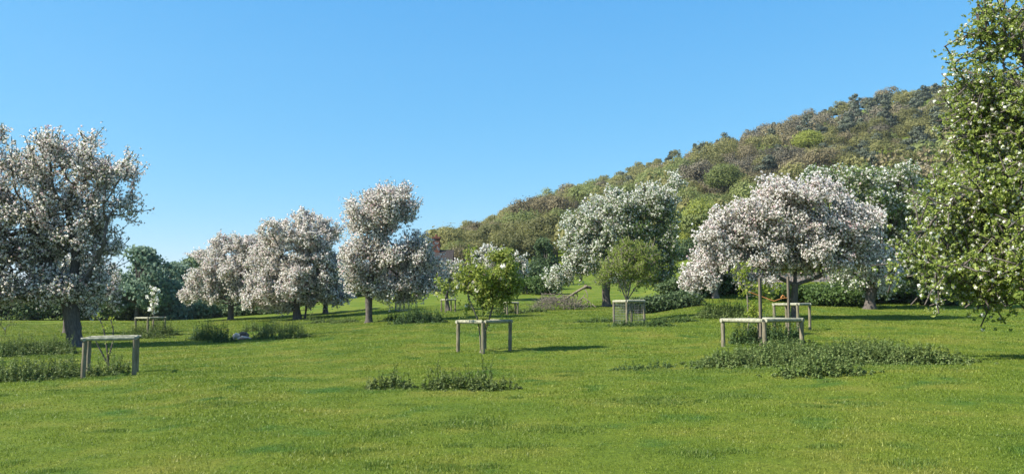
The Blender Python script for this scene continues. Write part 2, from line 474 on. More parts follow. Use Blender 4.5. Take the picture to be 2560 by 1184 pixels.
def colonise(paths, att, step, kill, maxit=140, up=.0):
    """grow a skeleton from the given trunk paths towards the attractors"""
    pos, par = [], []
    for path in paths:
        prev = -1
        path = np.asarray(path, float)
        seg = np.linalg.norm(np.diff(path, axis=0), axis=1)
        for i in range(len(path) - 1):
            m = max(1, int(round(seg[i] / step)))
            for j in range(m):
                if i == 0 and j == 0:
                    if pos:
                        dd = [np.linalg.norm(q - path[0]) for q in pos]
                        kq = int(np.argmin(dd))
                        if dd[kq] < .12: prev = kq
                    if prev < 0:
                        pos.append(path[0]); par.append(-1); prev = len(pos) - 1
                p = path[i] + (path[i + 1] - path[i]) * (j + 1) / m
                pos.append(p); par.append(prev); prev = len(pos) - 1
    pos = [np.asarray(p, float) for p in pos]
    start = len(pos)
    A = att.copy()
    Np = np.array(pos)
    # only the upper half of each trunk may sprout
    ztop = max(p[2] for p in pos); zb = min(p[2] for p in pos)
    can = np.array([p[2] > zb + .62 * (ztop - zb) for p in pos])
    def nearest(A, Q, base):
        d = np.linalg.norm(A[:, None, :] - Q[None], axis=2)
        k = d.argmin(1)
        return d[np.arange(len(A)), k], base[k]
    idx = np.nonzero(can)[0]
    dist, near = nearest(A, Np[idx], idx)
    nchild = np.zeros(start, int)
    for it in range(maxit):
        if len(A) == 0: break
        un = np.unique(near)
        S = np.zeros((len(Np), 3))
        np.add.at(S, near, unit(A - Np[near]))
        dirs = unit(S[un] + rng.normal(0, .12, (len(un), 3)) + np.array([0, 0, up]))
        new = Np[un] + dirs * step
        ok = nchild[un] < 4
        un, new = un[ok], new[ok]
        if len(un) == 0: break
        base = np.arange(len(Np), len(Np) + len(un))
        nchild[un] += 1
        Np = np.concatenate([Np, new]); par.extend(un.tolist())
        nchild = np.concatenate([nchild, np.zeros(len(un), int)])
        d2, n2 = nearest(A, new, base)
        b = d2 < dist
        dist = np.where(b, d2, dist); near = np.where(b, n2, near)
        keep = dist > kill
        A, dist, near = A[keep], dist[keep], near[keep]
    return Np, np.array(par)

def add_shoots(Np, par, n_tip, length, up=.5, frac=1.0):
    """fine shoots at the tips and along small branches"""
    nch = np.bincount(par[par >= 0], minlength=len(Np))
    tips = np.nonzero((nch == 0) & (par >= 0))[0]
    tips = tips[rng.random(len(tips)) < frac]
    P_, A_ = [Np], [par]
    n0 = len(Np)
    for rep in range(n_tip):
        d = unit(unit(Np[tips] - Np[par[tips]]) * .55 + rdir(len(tips)) * .75 + np.array([0, 0, up]))
        L = rng.uniform(.5, 1.25, len(tips)) * length
        prev = tips; p = Np[tips]
        for s in range(2):
            p = p + d * (L / 2)[:, None]
            d = unit(d + rdir(len(tips)) * .25 + np.array([0, 0, up * .3]))
            P_.append(p.copy()); A_.append(prev.copy())
            prev = np.arange(n0, n0 + len(tips)); n0 += len(tips)
    return np.concatenate(P_), np.concatenate(A_)

def skeleton_mesh(Np, par, r_base, r_tip, flare=1.6):
    n = len(Np)
    kids = [[] for _ in range(n)]
    for i, p in enumerate(par):
        if p >= 0: kids[p].append(i)
    leaves = np.zeros(n)
    order = np.argsort(-np.arange(n))       # children always come after parents except roots order; parents have a smaller index
    for i in order:
        if not kids[i]: leaves[i] = 1
        if par[i] >= 0: leaves[par[i]] += leaves[i]
    R = r_tip + (r_base - r_tip) * np.sqrt(leaves / leaves.max())
    PV, PF, c = [], [], 0
    started = [i for i in range(n) if par[i] < 0]
    stack = [(i, None) for i in started]
    while stack:
        i, prev = stack.pop()
        chain = [prev, i] if prev is not None else [i]
        cur = i
        while kids[cur]:
            ks = sorted(kids[cur], key=lambda q: -leaves[q])
            for q in ks[1:]: stack.append((q, cur))
            cur = ks[0]; chain.append(cur)
        if len(chain) < 2: continue
        rad = R[chain].copy()
        if prev is not None: rad[0] = min(rad[0], rad[1] * 1.15)
        else:
            rad[0] *= flare
            if len(rad) > 2: rad[1] *= 1 + (flare - 1) * .25
        k = 10 if rad[min(1, len(rad) - 1)] > .09 else (6 if rad[1] > .03 else (4 if rad[1] > .014 else 3))
        rough = .10 if k == 10 else .04
        V, F = tube(Np[chain], rad, k, cap=False, rough=rough)
        PV.append(V); PF.append(F + c); c += len(V)
    return np.concatenate(PV), np.concatenate(PF), leaves, R

def flower_clusters(C, out_dir, petals, petal, leaves_n, leaf, spread, mix, shift=0.0):
    """puffs of petals (mix = share of the clusters that bloom) and leaves round every spur"""
    n = len(C)
    ct = np.clip(rng.normal(.5 + shift, .2, n), 0, 1)
    bloom = rng.random(n) < mix
    b = np.nonzero(bloom)[0]
    k = np.repeat(b, petals)
    nn = rdir(len(k))
    R = (spread * rng.uniform(.55, 1.15, n))[k]
    c = C[k] + nn * (R * .75)[:, None]
    N = unit(nn + .35 * rdir(len(k)))
    s = R * 1.55 * rng.uniform(.8, 1.25, len(k))
    pv, pf = rhombs(c, N, s * 1.1, s)
    pt = np.clip(ct[k] + rng.normal(0, .18, len(k)), 0, 1)
    lk = np.repeat(np.arange(n), leaves_n)
    ln = rdir(len(lk))
    lc = C[lk] + ln * (spread * rng.uniform(.5, 1.6, len(lk)))[:, None]
    N2 = unit(out_dir[lk] * .5 + rdir(len(lk)) + np.array([0, 0, .35]))
    s = leaf * rng.uniform(.6, 1.3, len(lk))
    lv, lf = rhombs(lc, N2, s * 1.5, s * .8)
    lt = np.clip(rng.normal(.5, .24, len(lk)), 0, 1)
    return (pv, pf, pt), (lv, lf, lt)

def px_lobes(lobes, d):
    s = d / FPX
    out = []
    for l in lobes:
        cx, cy, rx, ry = l[:4]
        dy = l[4] if len(l) > 4 else 0.0
        rz = l[5] if len(l) > 5 else max(rx, ry) * s
        out.append((P(cx, cy, d + dy), np.array([rx * s, rz, ry * s])))
    return out

def lumpy(L, k=8, sc=.33):
    out = []
    for c, r in L:
        out.append((c, r * .80))
        for q in range(k):
            u = rdir(1)[0]
            out.append((c + u * r * rng.uniform(.65, .98), r * sc * rng.uniform(.6, 1.15)))
    return out

def apple(name, label, base, trunk, lobes, r_base, atts=900, step=.30, kill=.34, per=4, petals=5, petal=.062, leaves_n=4, leaf=.06, spread=.055,
          mix=.85, petal_mat='petal', leaf_mat_='apple_leaf', shoots=2, shoot_len=.45, up=.35, gap=-.35, bark='bark', cat='apple tree', d=None, group=None, jit=.09, mixfn=None, shell=.42, r_tip=.009, dens=1.75):
    """base pixel; trunk = list of lists of pixels (each with an optional depth shift); lobes in pixels at the tree's own distance"""
    g = G(*base) if d is None else at(base[0], d)
    d = g[1]
    L = px_lobes(lobes, d)
    atts = int(atts * dens); step *= .82; kill *= .72; gap -= .12
    if cat == 'apple tree': per = int(per * 1.5 + .5); spread *= .86; jit *= 1.35; leaf *= .92; leaves_n = max(2, leaves_n - 1)
    L = lumpy(L)
    att, _, _ = sample_lobes(L, int(atts * 1.5), shell)
    ng = noise3(att - g, 1.5)
    att = att[ng > gap][:atts]
    att = att[att[:, 2] > g[2] + .35]
    paths = []
    for path in trunk:
        pts = [g - np.array([0, 0, .12])] if not paths else []
        for q in path:
            pts.append(P(q[0], q[1], d + (q[2] if len(q) > 2 else 0)))
        if not pts or len(pts) < 2: continue
        paths.append(pts)
    Np, par = colonise(paths, att, step, kill)
    Np, par = add_shoots(Np, par, shoots, shoot_len, up)
    Np = Np - g
    if r_base > 2: r_base = r_base / 2 * d / FPX
    tv, tf, lv, R = skeleton_mesh(Np, par, r_base, r_tip)
    root = empty(name, g)
    tag(root, label, cat, group)
    mesh('trunk', tv, tf, M[bark], root, smooth=True)
    small = np.nonzero((lv <= 7) & (par >= 0))[0]
    e = np.repeat(small, per)
    t = rng.random(len(e))[:, None]
    C = Np[e] * t + Np[par[e]] * (1 - t) + rng.normal(0, jit, (len(e), 3))
    cen = Np[small].mean(0)
    od = unit(C - cen + np.array([0, 0, .3]))
    mx = mix if mixfn is None else mixfn(C + g, d)
    (pv, pf, pt), (lv2, lf, lt) = flower_clusters(C, od, petals, petal, leaves_n, leaf, spread, mx)
    if len(pf): mesh('blossom', pv, pf, M[petal_mat], root, tint=pt)
    mesh('foliage', lv2, lf, M[leaf_mat_], root, tint=lt)
    print(name, 'd=%.1f z=%.2f nodes %d clusters %d' % (d, g[2], len(Np), len(C)))
    return root

def px_of(Pw):
    """pixel column and row of points (only used to know which side of a crown a spur is on)"""
    v = Pw - np.array([0, 0, EYE])
    f = v[:, 1] * math.cos(PITCH) + v[:, 2] * math.sin(PITCH)
    u = -v[:, 1] * math.sin(PITCH) + v[:, 2] * math.cos(PITCH)
    return CX + FPX * v[:, 0] / f, CY - FPX * u / f

# left, large
apple('apple_tree', 'largest blossoming apple tree with thick dark trunk behind the post guard at the left edge', (190, 866),
      [[(183, 820), (176, 772)], [(176, 772), (240, 660, -.5), (262, 600, -.8)], [(176, 772), (120, 660, .4), (80, 560, .2)], [(176, 772), (190, 640, .6), (170, 520, .8)]],
      [(120, 430, 165, 85), (30, 545, 175, 110), (255, 440, 105, 80), (285, 520, 70, 45), (50, 675, 170, 85), (185, 600, 105, 95), (-80, 560, 130, 160), (185, 735, 90, 40), (150, 375, 85, 35), (20, 740, 110, 35), (110, 560, 130, 90), (-20, 690, 120, 80), (120, 740, 90, 40), (240, 690, 60, 60)],
      38, atts=1800, dens=1.9, per=4, mix=.80, shoots=3, shoot_len=.85, up=.7, spread=.058, leaf=.062, leaves_n=4, gap=.05)
apple('apple_tree', 'apple tree half hidden behind the trunk of the largest tree at left', (166, 832),
      [[(168, 800), (185, 760)]], [(220, 700, 75, 70), (160, 690, 80, 70), (260, 735, 40, 40)], 17, atts=420, per=3, mix=.6, spread=.07, leaf=.07)
apple('apple_tree', 'apple tree mostly cut off by the left picture edge with twigs poking in', (-230, 870),
      [[(-235, 780), (-240, 700)]], [(-170, 430, 110, 110), (-300, 560, 170, 150), (-60, 345, 60, 40), (-15, 335, 28, 30)], .3, atts=600, per=3, mix=.6, shoots=3, up=.4)
# the pair in the left middle
apple('apple_tree', 'low spreading pink apple tree, left one of the touching pair in the left middle', (577, 799),
      [[(577, 770), (578, 745)]], [(570, 660, 85, 55), (500, 715, 52, 35), (468, 742, 28, 20), (640, 640, 70, 50), (560, 610, 40, 25), (600, 715, 70, 42), (650, 700, 60, 60), (622, 625, 45, 35), (612, 690, 45, 45), (535, 740, 45, 22)],
      14, atts=1000, dens=2.3, per=4, mix=.82, spread=.074, leaf=.072, shoots=3, shoot_len=.55, up=.35)
apple('apple_tree', 'dense rounded pink apple tree with forked dark trunk, right one of the touching pair', (744, 798),
      [[(740, 765), (752, 735)], [(752, 735), (800, 700, -.6), (835, 702, -1)], [(762, 797, .3), (766, 765, .3), (754, 736)]],
      [(745, 590, 92, 60), (770, 670, 95, 95), (680, 660, 65, 70), (650, 728, 42, 40), (720, 730, 80, 40), (830, 700, 40, 55), (800, 600, 50, 60), (780, 745, 60, 28), (640, 748, 40, 24), (700, 760, 50, 20), (840, 740, 35, 25)],
      19, atts=1450, dens=2.3, per=4, mix=.82, spread=.074, leaf=.072, shoots=3, shoot_len=.5, up=.35)
apple('apple_tree', 'far apple tree whose thin trunk shows right of the forked trunk', (814, 783),
      [[(814, 765), (812, 740)]], [(815, 700, 55, 45), (790, 720, 50, 30)], 12, atts=350, per=3, mix=.5, spread=.09, leaf=.1)
# the tall two tier tree
apple('apple_tree', 'tall apple tree with a thin upper crown above a dense lower one, by the chimney', (922, 806),
      [[(922, 770), (922, 725)], [(922, 725), (935, 640, .4), (950, 560, .5), (955, 520, .5)], [(922, 725), (985, 660, -.5), (1030, 630, -.6)]],
      [(955, 540, 85, 55), (900, 535, 35, 50), (1020, 530, 30, 30), (960, 502, 60, 28), (905, 665, 45, 75), (985, 655, 72, 70), (1040, 640, 50, 70), (1060, 710, 45, 42), (985, 728, 70, 30), (890, 705, 38, 40), (1085, 690, 30, 40), (930, 600, 60, 45)],
      17, atts=1500, dens=2.1, per=4, mix=.78, spread=.064, leaf=.062, shoots=3, shoot_len=.8, up=.7, gap=-.2)
apple('apple_tree', 'small dark stemmed blossoming tree growing in the far post guard left of the central sapling', (1122, 776),
      [[(1118, 758), (1116, 735)]], [(1120, 690, 38, 40), (1100, 715, 22, 20), (1145, 690, 25, 35)], 9, atts=330, per=3, mix=.55, leaf=.09, spread=.08, leaf_mat_='apple_leaf_fresh')
apple('apple_tree', 'distant white blossoming tree showing above the central leafy sapling', (1245, 752),
      [[(1245, 730), (1243, 700)]], [(1245, 650, 55, 35), (1210, 665, 35, 35), (1285, 670, 35, 40)], .2, atts=420, per=3, mix=.6, leaf=.11, spread=.10, petal_mat='petal_white', leaf_mat_='apple_leaf')
# right middle tall tree: pinker at left, leafy at right
def mix10(C, d):
    px, py = px_of(C)
    g = sstep(1500, 1600, px) * sstep(480, 560, py)
    return .68 - .48 * g
apple('apple_tree', 'tall lopsided apple tree, pink left side and green right side, behind the wire mesh cage', (1517, 766),
      [[(1515, 725), (1517, 690)], [(1517, 690), (1580, 600, .5), (1640, 520, .8)], [(1517, 690), (1440, 650, -1), (1395, 672, -1.5)], [(1517, 690), (1640, 680, 1), (1660, 620, 1)]],
      [(1520, 548, 90, 52), (1640, 492, 58, 38), (1600, 560, 75, 70), (1440, 602, 48, 48), (1480, 640, 80, 55), (1670, 600, 26, 80), (1398, 692, 42, 33), (1440, 670, 50, 35), (1645, 690, 45, 45), (1570, 680, 70, 50), (1690, 455, 26, 18), (1560, 500, 60, 30), (1560, 615, 90, 65), (1610, 640, 70, 60), (1660, 540, 40, 50), (1460, 560, 50, 40)],
      20, atts=2000, dens=2.3, per=4, leaf=.09, spread=.086, leaves_n=5, mixfn=mix10, petal_mat='petal_white', leaf_mat_='apple_leaf_fresh', shoots=2, shoot_len=.6, step=.4, kill=.42, jit=.11, gap=-.25)
# right spreading tree
apple('apple_tree', 'wide spreading pink blossomed apple tree behind the two tall stakes', (1985, 797),
      [[(1986, 750), (1987, 712)], [(1987, 712), (1940, 690, -.3), (1890, 660, -.5)], [(1987, 712), (2050, 690, 0), (2110, 640, .2)], [(1987, 712), (1990, 640, .5)]],
      [(1960, 570, 115, 65), (2060, 580, 110, 78), (1870, 610, 68, 58), (1980, 502, 78, 36), (2100, 620, 85, 55), (1990, 640, 120, 40), (1800, 652, 48, 33), (2160, 640, 50, 55), (2010, 500, 88, 38), (1830, 545, 45, 28), (1880, 555, 60, 40), (2110, 545, 70, 50), (1760, 690, 45, 25), (1900, 650, 70, 40), (2140, 600, 60, 50), (2060, 660, 70, 35), (1795, 590, 55, 45), (1815, 535, 40, 22), (1850, 570, 60, 40), (2210, 690, 40, 30), (1900, 700, 60, 24), (1745, 715, 35, 20), (1900, 535, 75, 42), (1950, 480, 60, 30), (2150, 560, 60, 50), (1920, 520, 50, 40), (2060, 470, 50, 30), (2190, 660, 50, 45)],
      16, atts=2200, dens=2.3, per=4, mix=.84, leaf=.058, spread=.062, shoots=3, shoot_len=.5, up=.3)
apple('apple_tree', 'low apple tree with pale flared trunk left of the two tall stakes', (1789, 744),
      [[(1787, 722), (1800, 700)], [(1800, 700), (1760, 690, -1)]], [(1790, 650, 75, 38), (1750, 698, 40, 24), (1728, 715, 25, 18), (1850, 640, 50, 45), (1800, 610, 45, 30)], 17, atts=700, per=3, mix=.7, leaf=.072, spread=.085, bark='bark_pale')
apple('apple_tree', 'green and white apple tree with grey footed trunk in deep shade at right', (2174, 772),
      [[(2176, 740), (2185, 700)]], [(2200, 520, 105, 72), (2120, 460, 88, 38), (2260, 620, 70, 90), (2180, 640, 80, 60), (2280, 520, 60, 90), (2230, 440, 68, 28), (2280, 690, 60, 48), (2240, 650, 70, 60), (2140, 690, 55, 35), (2200, 712, 55, 26), (2240, 560, 60, 60), (2290, 620, 50, 60), (2060, 445, 50, 25)],
      24, atts=1700, dens=2.2, per=4, mix=.40, leaf=.088, leaves_n=5, spread=.084, petal_mat='petal_white', leaf_mat_='apple_leaf_fresh', step=.4, kill=.42, jit=.11)
# near tree at the right edge
def mix14(C, d):
    px, py = px_of(C)
    return .33 + .2 * sstep(2500, 2330, px) - .1 * sstep(300, 120, py)
apple('apple_tree', 'nearest apple tree, big and leafy with scattered white blossom, filling the right edge', (2680, 898),
      [[(2670, 780), (2650, 690)], [(2650, 690), (2540, 560, -.6), (2450, 480, -.8)], [(2650, 690), (2520, 670, .8), (2420, 690, 1)], [(2650, 690), (2640, 420, 0), (2600, 200, 0)]],
      [(2530, 120, 70, 100), (2600, 300, 150, 190), (2480, 340, 95, 110), (2450, 100, 22, 18), (2460, 520, 140, 100), (2420, 640, 115, 85), (2560, 640, 185, 115), (2350, 670, 88, 55), (2330, 560, 48, 48), (2500, 722, 100, 42), (2700, 480, 160, 250), (2600, 30, 110, 120), (2425, 70, 28, 18), (2375, 165, 18, 9), (2460, 195, 55, 25), (2390, 420, 40, 40)],
      .32, atts=2600, per=4, petals=6, leaves_n=7, leaf=.074, spread=.047, mixfn=mix14, petal_mat='petal_white', leaf_mat_='near_leaf', shoots=3, shoot_len=.85, up=.12, gap=.06, jit=.10, dens=1.45)

# ------------------------------------------------------------------ saplings and shrubs
apple('young_tree', 'bushy yellow green young tree inside the central post guard', (1203, 882),
      [[(1200, 840), (1195, 800)], [(1195, 800), (1170, 740), (1176, 640)], [(1203, 880, .1), (1212, 830, .2), (1225, 790, .3)], [(1225, 790, .3), (1245, 720, .3), (1250, 640, .3)]],
      [(1200, 700, 35, 60), (1178, 745, 30, 45), (1240, 700, 42, 55), (1275, 680, 24, 45), (1205, 780, 26, 26), (1118, 722, 26, 13), (1245, 640, 30, 22), (1177, 640, 10, 26), (1255, 738, 32, 28), (1140, 735, 20, 16), (1278, 715, 26, 35), (1158, 705, 18, 38), (1205, 735, 45, 35)],
      6, atts=430, step=.2, kill=.26, per=4, mix=.02, leaves_n=4, leaf=.085, spread=.075, leaf_mat_='young_leaf', shoots=2, shoot_len=.3, up=.4, cat='young tree', bark='twig', jit=.08, r_tip=.005, gap=-.18, dens=1.15)
apple('sapling', 'thin lime leafed sapling left of the two tall stakes in the long post guard', (1868, 838),
      [[(1872, 800), (1868, 740)], [(1868, 740), (1862, 690)]], [(1862, 690, 13, 30), (1866, 730, 14, 25), (1900, 735, 28, 26), (1840, 685, 12, 10), (1925, 730, 20, 12), (1885, 775, 20, 30)],
      .03, atts=110, step=.18, kill=.24, per=2, mix=.0, leaves_n=3, leaf=.095, spread=.07, leaf_mat_='lime_leaf', shoots=2, shoot_len=.25, cat='sapling', bark='twig', r_tip=.005, dens=1.6)
apple('shrub', 'vase shaped half bare shrub growing out of the wire mesh cage', (1568, 802),
      [[(1568, 770), (1567, 752)], [(1567, 752), (1545, 700), (1520, 650)], [(1567, 752), (1580, 690), (1590, 620)], [(1567, 752), (1600, 700, .3), (1640, 650, .5)], [(1567, 752), (1560, 690, -.3), (1552, 620, -.5)]],
      [(1585, 680, 60, 55), (1560, 640, 48, 33), (1615, 640, 45, 38), (1522, 670, 28, 33), (1512, 700, 22, 26)],
      6, atts=560, step=.2, kill=.24, per=3, mix=.0, leaves_n=4, leaf=.06, spread=.06, leaf_mat_='near_leaf', shoots=3, shoot_len=.45, up=.7, cat='shrub', bark='twig', r_tip=.009, dens=1.1)
apple('sapling', 'small white blossomed sapling rising from the post guard in the left distance', (383, 838),
      [[(384, 800), (383, 775)]], [(385, 752, 20, 18), (375, 770, 14, 10), (388, 730, 8, 14)], .03, atts=60, step=.2, kill=.22, per=2, mix=.6, leaf=.08, spread=.08, petal_mat='petal_white', leaf_mat_='apple_leaf_fresh', cat='sapling', bark='twig', shoots=2, shoot_len=.25, dens=1)

def whip_sapling():
    g = G(272, 915)
    root = tag(empty('sapling', g), 'two bent almost bare whips with a few pale leaves in the left post guard', 'sapling')
    d = g[1]
    w = Parts()
    for path in ([(272, 915), (266, 860), (258, 815), (243, 788)], [(268, 905), (282, 855), (283, 820), (276, 796)], [(270, 910), (246, 865), (236, 845)]):
        pts = np.array([P(px, py, d) - g for px, py in path])
        tt = np.linspace(0, 1, 12); src = np.linspace(0, 1, len(pts))
        pts = np.stack([np.interp(tt, src, pts[:, i]) for i in range(3)], -1)
        V, F = tube(pts, np.linspace(.032, .014, 12), 6); w.add(V, F)
    w.build('stem', M['bark'], root, True)
    sp = [(276, 796), (280, 812), (264, 818), (268, 812), (272, 884), (268, 890), (276, 888), (262, 905), (266, 925), (247, 787), (270, 855), (284, 806)]
    C = np.concatenate([P(px, py, d)[None] - g + rng.normal(0, .05, (9, 3)) for px, py in sp])
    V, F = rhombs(C, unit(rdir(len(C)) + np.array([-.3, -.4, .5])), .10, .05)
    mesh('foliage', V, F, M['lime_leaf'], root, tint=rng.random(len(F)))
whip_sapling()

# ------------------------------------------------------------------ post and rail tree guards
def round_rail(a, b, r, k=12):
    a, b = np.asarray(a, float), np.asarray(b, float)
    n = 7
    pts = a + (b - a) * np.linspace(0, 1, n)[:, None]
    rad = r * (1 + .04 * np.sin(np.linspace(0, 5, n) + a[0])) 
    rad[0] *= .9; rad[-1] *= .9
    return tube(pts, rad, k, rough=.015)

def guard(label, front, wl_px, wr_px, top_px, post_r=.065, rail_r=.064, over=.10, wire=False, bottom_rails=False):
    """front corner pixel, how many pixels the left and right corners lie to its sides, pixel row of the rail's top"""
    g = G(*front)
    # side length and turn of a square whose corners are that far apart as seen
    best = (1e9, 1.4, .7)
    for sd in np.arange(.5, 2.6, .02):
        for al in np.arange(-.6, 1.56, .02):
            c_, s_ = math.cos(al), math.sin(al)
            e = 0
            for (vx, vy), want in (((-c_, s_), front[0] - wl_px), ((s_, c_), front[0] + wr_px)):
                X_, Y_ = g[0] + vx * sd, g[1] + vy * sd
                e += (CX + FPX * X_ / Y_ * .9965 - want) ** 2
            if e < best[0]: best = (e, sd, al)
    side = best[1]
    ca, sa = math.cos(best[2]), math.sin(best[2])
    dl = np.array([-ca, sa, 0.]); dr = np.array([sa, ca, 0.])
    H = P(front[0], top_px, g[1])[2] - g[2]
    cor = [np.zeros(3), dl * side, dl * side + dr * side, dr * side]
    root = tag(empty('tree_guard', g), label, 'tree guard', 'post and rail tree guards')
    tops = []
    ztop = H - rail_r * 2
    for c in cor:
        zg = float(ground(g[0] + c[0], g[1] + c[1])) - g[2]
        k = 9
        tilt = rng.normal(0, .012, 2)
        hh = np.linspace(zg - .15, ztop + rail_r * .55, k)
        pts = np.stack([c[0] + tilt[0] * hh, c[1] + tilt[1] * hh, hh], -1)
        V, F = tube(pts, post_r * (1 + .05 * np.sin(np.arange(k) * 1.7 + c[0] * 9)), 12, rough=.02)
        mesh('post', V, F, M['post'], root, smooth=True)
    order = [(0, 1, 0.0), (3, 0, .012), (1, 2, -.01), (2, 3, .008)]
    for i, j, dz in order:
        a, b = cor[i].copy(), cor[j].copy()
        u = unit((b - a)[None])[0]
        a -= u * over * (.9 if (i, j) in ((3, 0), (1, 2)) else -.3); b += u * over * (-.75 if (i, j) in ((3, 0),) else .9)
        if (i, j) == (0, 1): a += u * over * .0
        a[2] = b[2] = ztop + rail_r + dz
        a[2] += .3 * (float(ground(*(g + a)[:2])) - g[2]) * .2
        V, F = round_rail(a, b, rail_r)
        mesh('rail', V, F, M['rail'], root, smooth=True)
        if bottom_rails:
            V, F = round_rail(a - np.array([0, 0, ztop + rail_r - .06]), b - np.array([0, 0, ztop + rail_r - .06]), .05)
            mesh('rail', V, F, M['rail'], root, smooth=True)
    if wire:
        w = Parts()
        for i, j in ((0, 1), (3, 0), (1, 2), (2, 3)):
            off = unit((cor[i] + cor[j] - cor[2])[None])[0] * (post_r + .004)
            for q in np.arange(.08, ztop, .13):
                V, F = tube([cor[i] + [0, 0, q], cor[j] + [0, 0, q]], .004, 4); w.add(V + off, F)
            for q in np.linspace(.06, .94, 9):
                c = cor[i] * (1 - q) + cor[j] * q
                V, F = tube([c + [0, 0, .03], c + [0, 0, ztop]], .004, 4); w.add(V + off, F)
        w.build('wire_mesh', M['wire'], root)
    print('guard', label[:30], 'd=%.1f H=%.2f side=%.2f' % (g[1], H, side))
    return root, g, cor, H

guard('post and rail guard at the left beside the thickest trunk, round two bare whips', (335, 937), 112, 20, 841, .06, .05)
guard('small post and rail guard in the left distance with a white blossomed sapling', (369, 840), 21, 51, 792, .06, .06)
guard('central post and rail guard round the bushy young tree', (1208, 884), 62, 67, 800)
guard('long post and rail guard with two tall stakes in the nettles at right', (1912, 873), 110, 84, 796, .072, .074)
guard('post and rail guard behind the two tall stakes, in front of the spreading pink tree', (1996, 829), 65, 22, 757, .062, .062)
guard('square wire mesh cage on round posts with a shrub growing out of it', (1567, 811), 34, 41, 749, .06, .075, .04, wire=True)
guard('far wired post guard under the tall two tier tree', (1000, 778), 9, 24, 748, .06, .05, .03, wire=True, bottom_rails=True)
guard('far post guard holding the small dark stemmed blossoming tree', (1114, 780), 9, 25, 747, .06, .06)
guard('dark far post guard half hidden right of the central young tree', (1268, 786), 6, 26, 754, .07, .07)

def stakes():
    for (px, py, top, lab) in ((1903, 866, 694, 'tall square stake at the front of the long post guard, left of two'),
                               (1974, 850, 690, 'tall square stake at the right end of the long post guard, right of two')):
        g = G(px, py)
        H = P(px, top, g[1])[2] - g[2]
        V, F = box((-.042, -.042, -.1), (.042, .042, H))
        V[4:, 0] += .01; V = V * [1, 1, 1]
        th = .5
        R = np.array([[math.cos(th), -math.sin(th), 0], [math.sin(th), math.cos(th), 0], [0, 0, 1]])
        o = mesh('stake', V @ R.T, F, M['stake'])
        o.location = g
        b = o.modifiers.new('b', 'BEVEL'); b.width = .008; b.segments = 2
        tag(o, lab, 'stake', 'stakes in the long guard')
    g = G(1974, 850)
    d = g[1]
    pts = [P(1968, 744, d), P(1955, 745, d - .02), P(1935, 752, d - .02), P(1905, 741, d + .1), P(1872, 729, d + .1)]
    w = Parts()
    V, F = tube(np.array(pts) - pts[0], .013, 6); w.add(V, F)
    V, F = tube(np.array([P(1952, 744, d), P(1957, 737, d), P(1962, 742, d)]) - pts[0], .02, 6); w.add(V, F)
    o = w.build('tie_strap', M['strap'], None, True); o.location = pts[0]
    tag(o, 'orange tie strap stretched from the right stake to the lime sapling', 'strap')
stakes()

# ------------------------------------------------------------------ nettle and bramble patches
def px_seed(b): return (b[0] * 7.13) % 6.28

def weed_patch(name, label, cat, blobs, height, m, density=55, leaf=.07, group=None, leaves=13):
    density *= 1.5; leaf *= .78
    """blobs: (px, py, half width m, half depth m) on the ground"""
    cs = [G(b[0], b[1]) for b in blobs]
    g = cs[0]
    X, Y, Hs = [], [], []
    for b, c in zip(blobs, cs):
        k = max(12, int(density * math.pi * b[2] * b[3]))
        r = rng.random(k) ** .62 * 1.1; fr = rng.random(k) < .16; r[fr] *= rng.uniform(1.1, 1.55, int(fr.sum())); th = rng.random(k) * 2 * math.pi
        X.append(c[0] + b[2] * r * np.cos(th)); Y.append(c[1] + b[3] * r * np.sin(th))
        hh = b[4] if len(b) > 4 else height
        Hs.append(hh * np.clip(1.08 - .80 * r ** 2, .16, 1.1) * rng.uniform(.45, 1.25, k) * (1 + .3 * np.sin(7 * r * np.cos(th) * b[2] + px_seed(b)) * np.sin(6 * r * np.sin(th) + b[0])))
    X = np.concatenate(X); Y = np.concatenate(Y); H = np.concatenate(Hs)
    n = len(X)
    B = np.stack([X, Y, ground(X, Y)], -1) - g
    lean = np.stack([rng.normal(0, .16, n), rng.normal(0, .16, n), np.ones(n)], -1)
    T = B + lean * H[:, None]
    root = tag(empty(name, g), label, cat, group)
    w = .008
    s = np.stack([np.full(n, w), np.zeros(n), np.zeros(n)], -1); s2 = s[:, [1, 0, 2]]
    V = np.concatenate([np.stack([B - s, B + s, T + s * .4, T - s * .4], 1).reshape(-1, 3), np.stack([B - s2, B + s2, T + s2 * .4, T - s2 * .4], 1).reshape(-1, 3)])
    W = Parts(); W.add(V, np.arange(len(V)).reshape(-1, 4), 0, .7)
    k = np.repeat(np.arange(n), leaves)
    f = rng.random(len(k)) ** .7
    C = B[k] + (T - B)[k] * f[:, None]
    a = rng.random(len(k)) * 2 * math.pi
    outv = np.stack([np.cos(a), np.sin(a), np.zeros(len(k))], -1)
    L = leaf * rng.uniform(.6, 1.35, len(k)) * (1.15 - .5 * f)
    C = C + outv * (L * .6)[:, None]
    N = unit(outv * .55 + np.array([0, 0, .8]) + rdir(len(k)) * .45)
    V, F = rhombs(C, N, L * 1.5, L * .85, outv)
    W.add(V, F, 0, np.clip(rng.normal(.35, .2, len(F)) + f * .25, 0, 1))
    W.build('foliage', M[m], root)
    return root

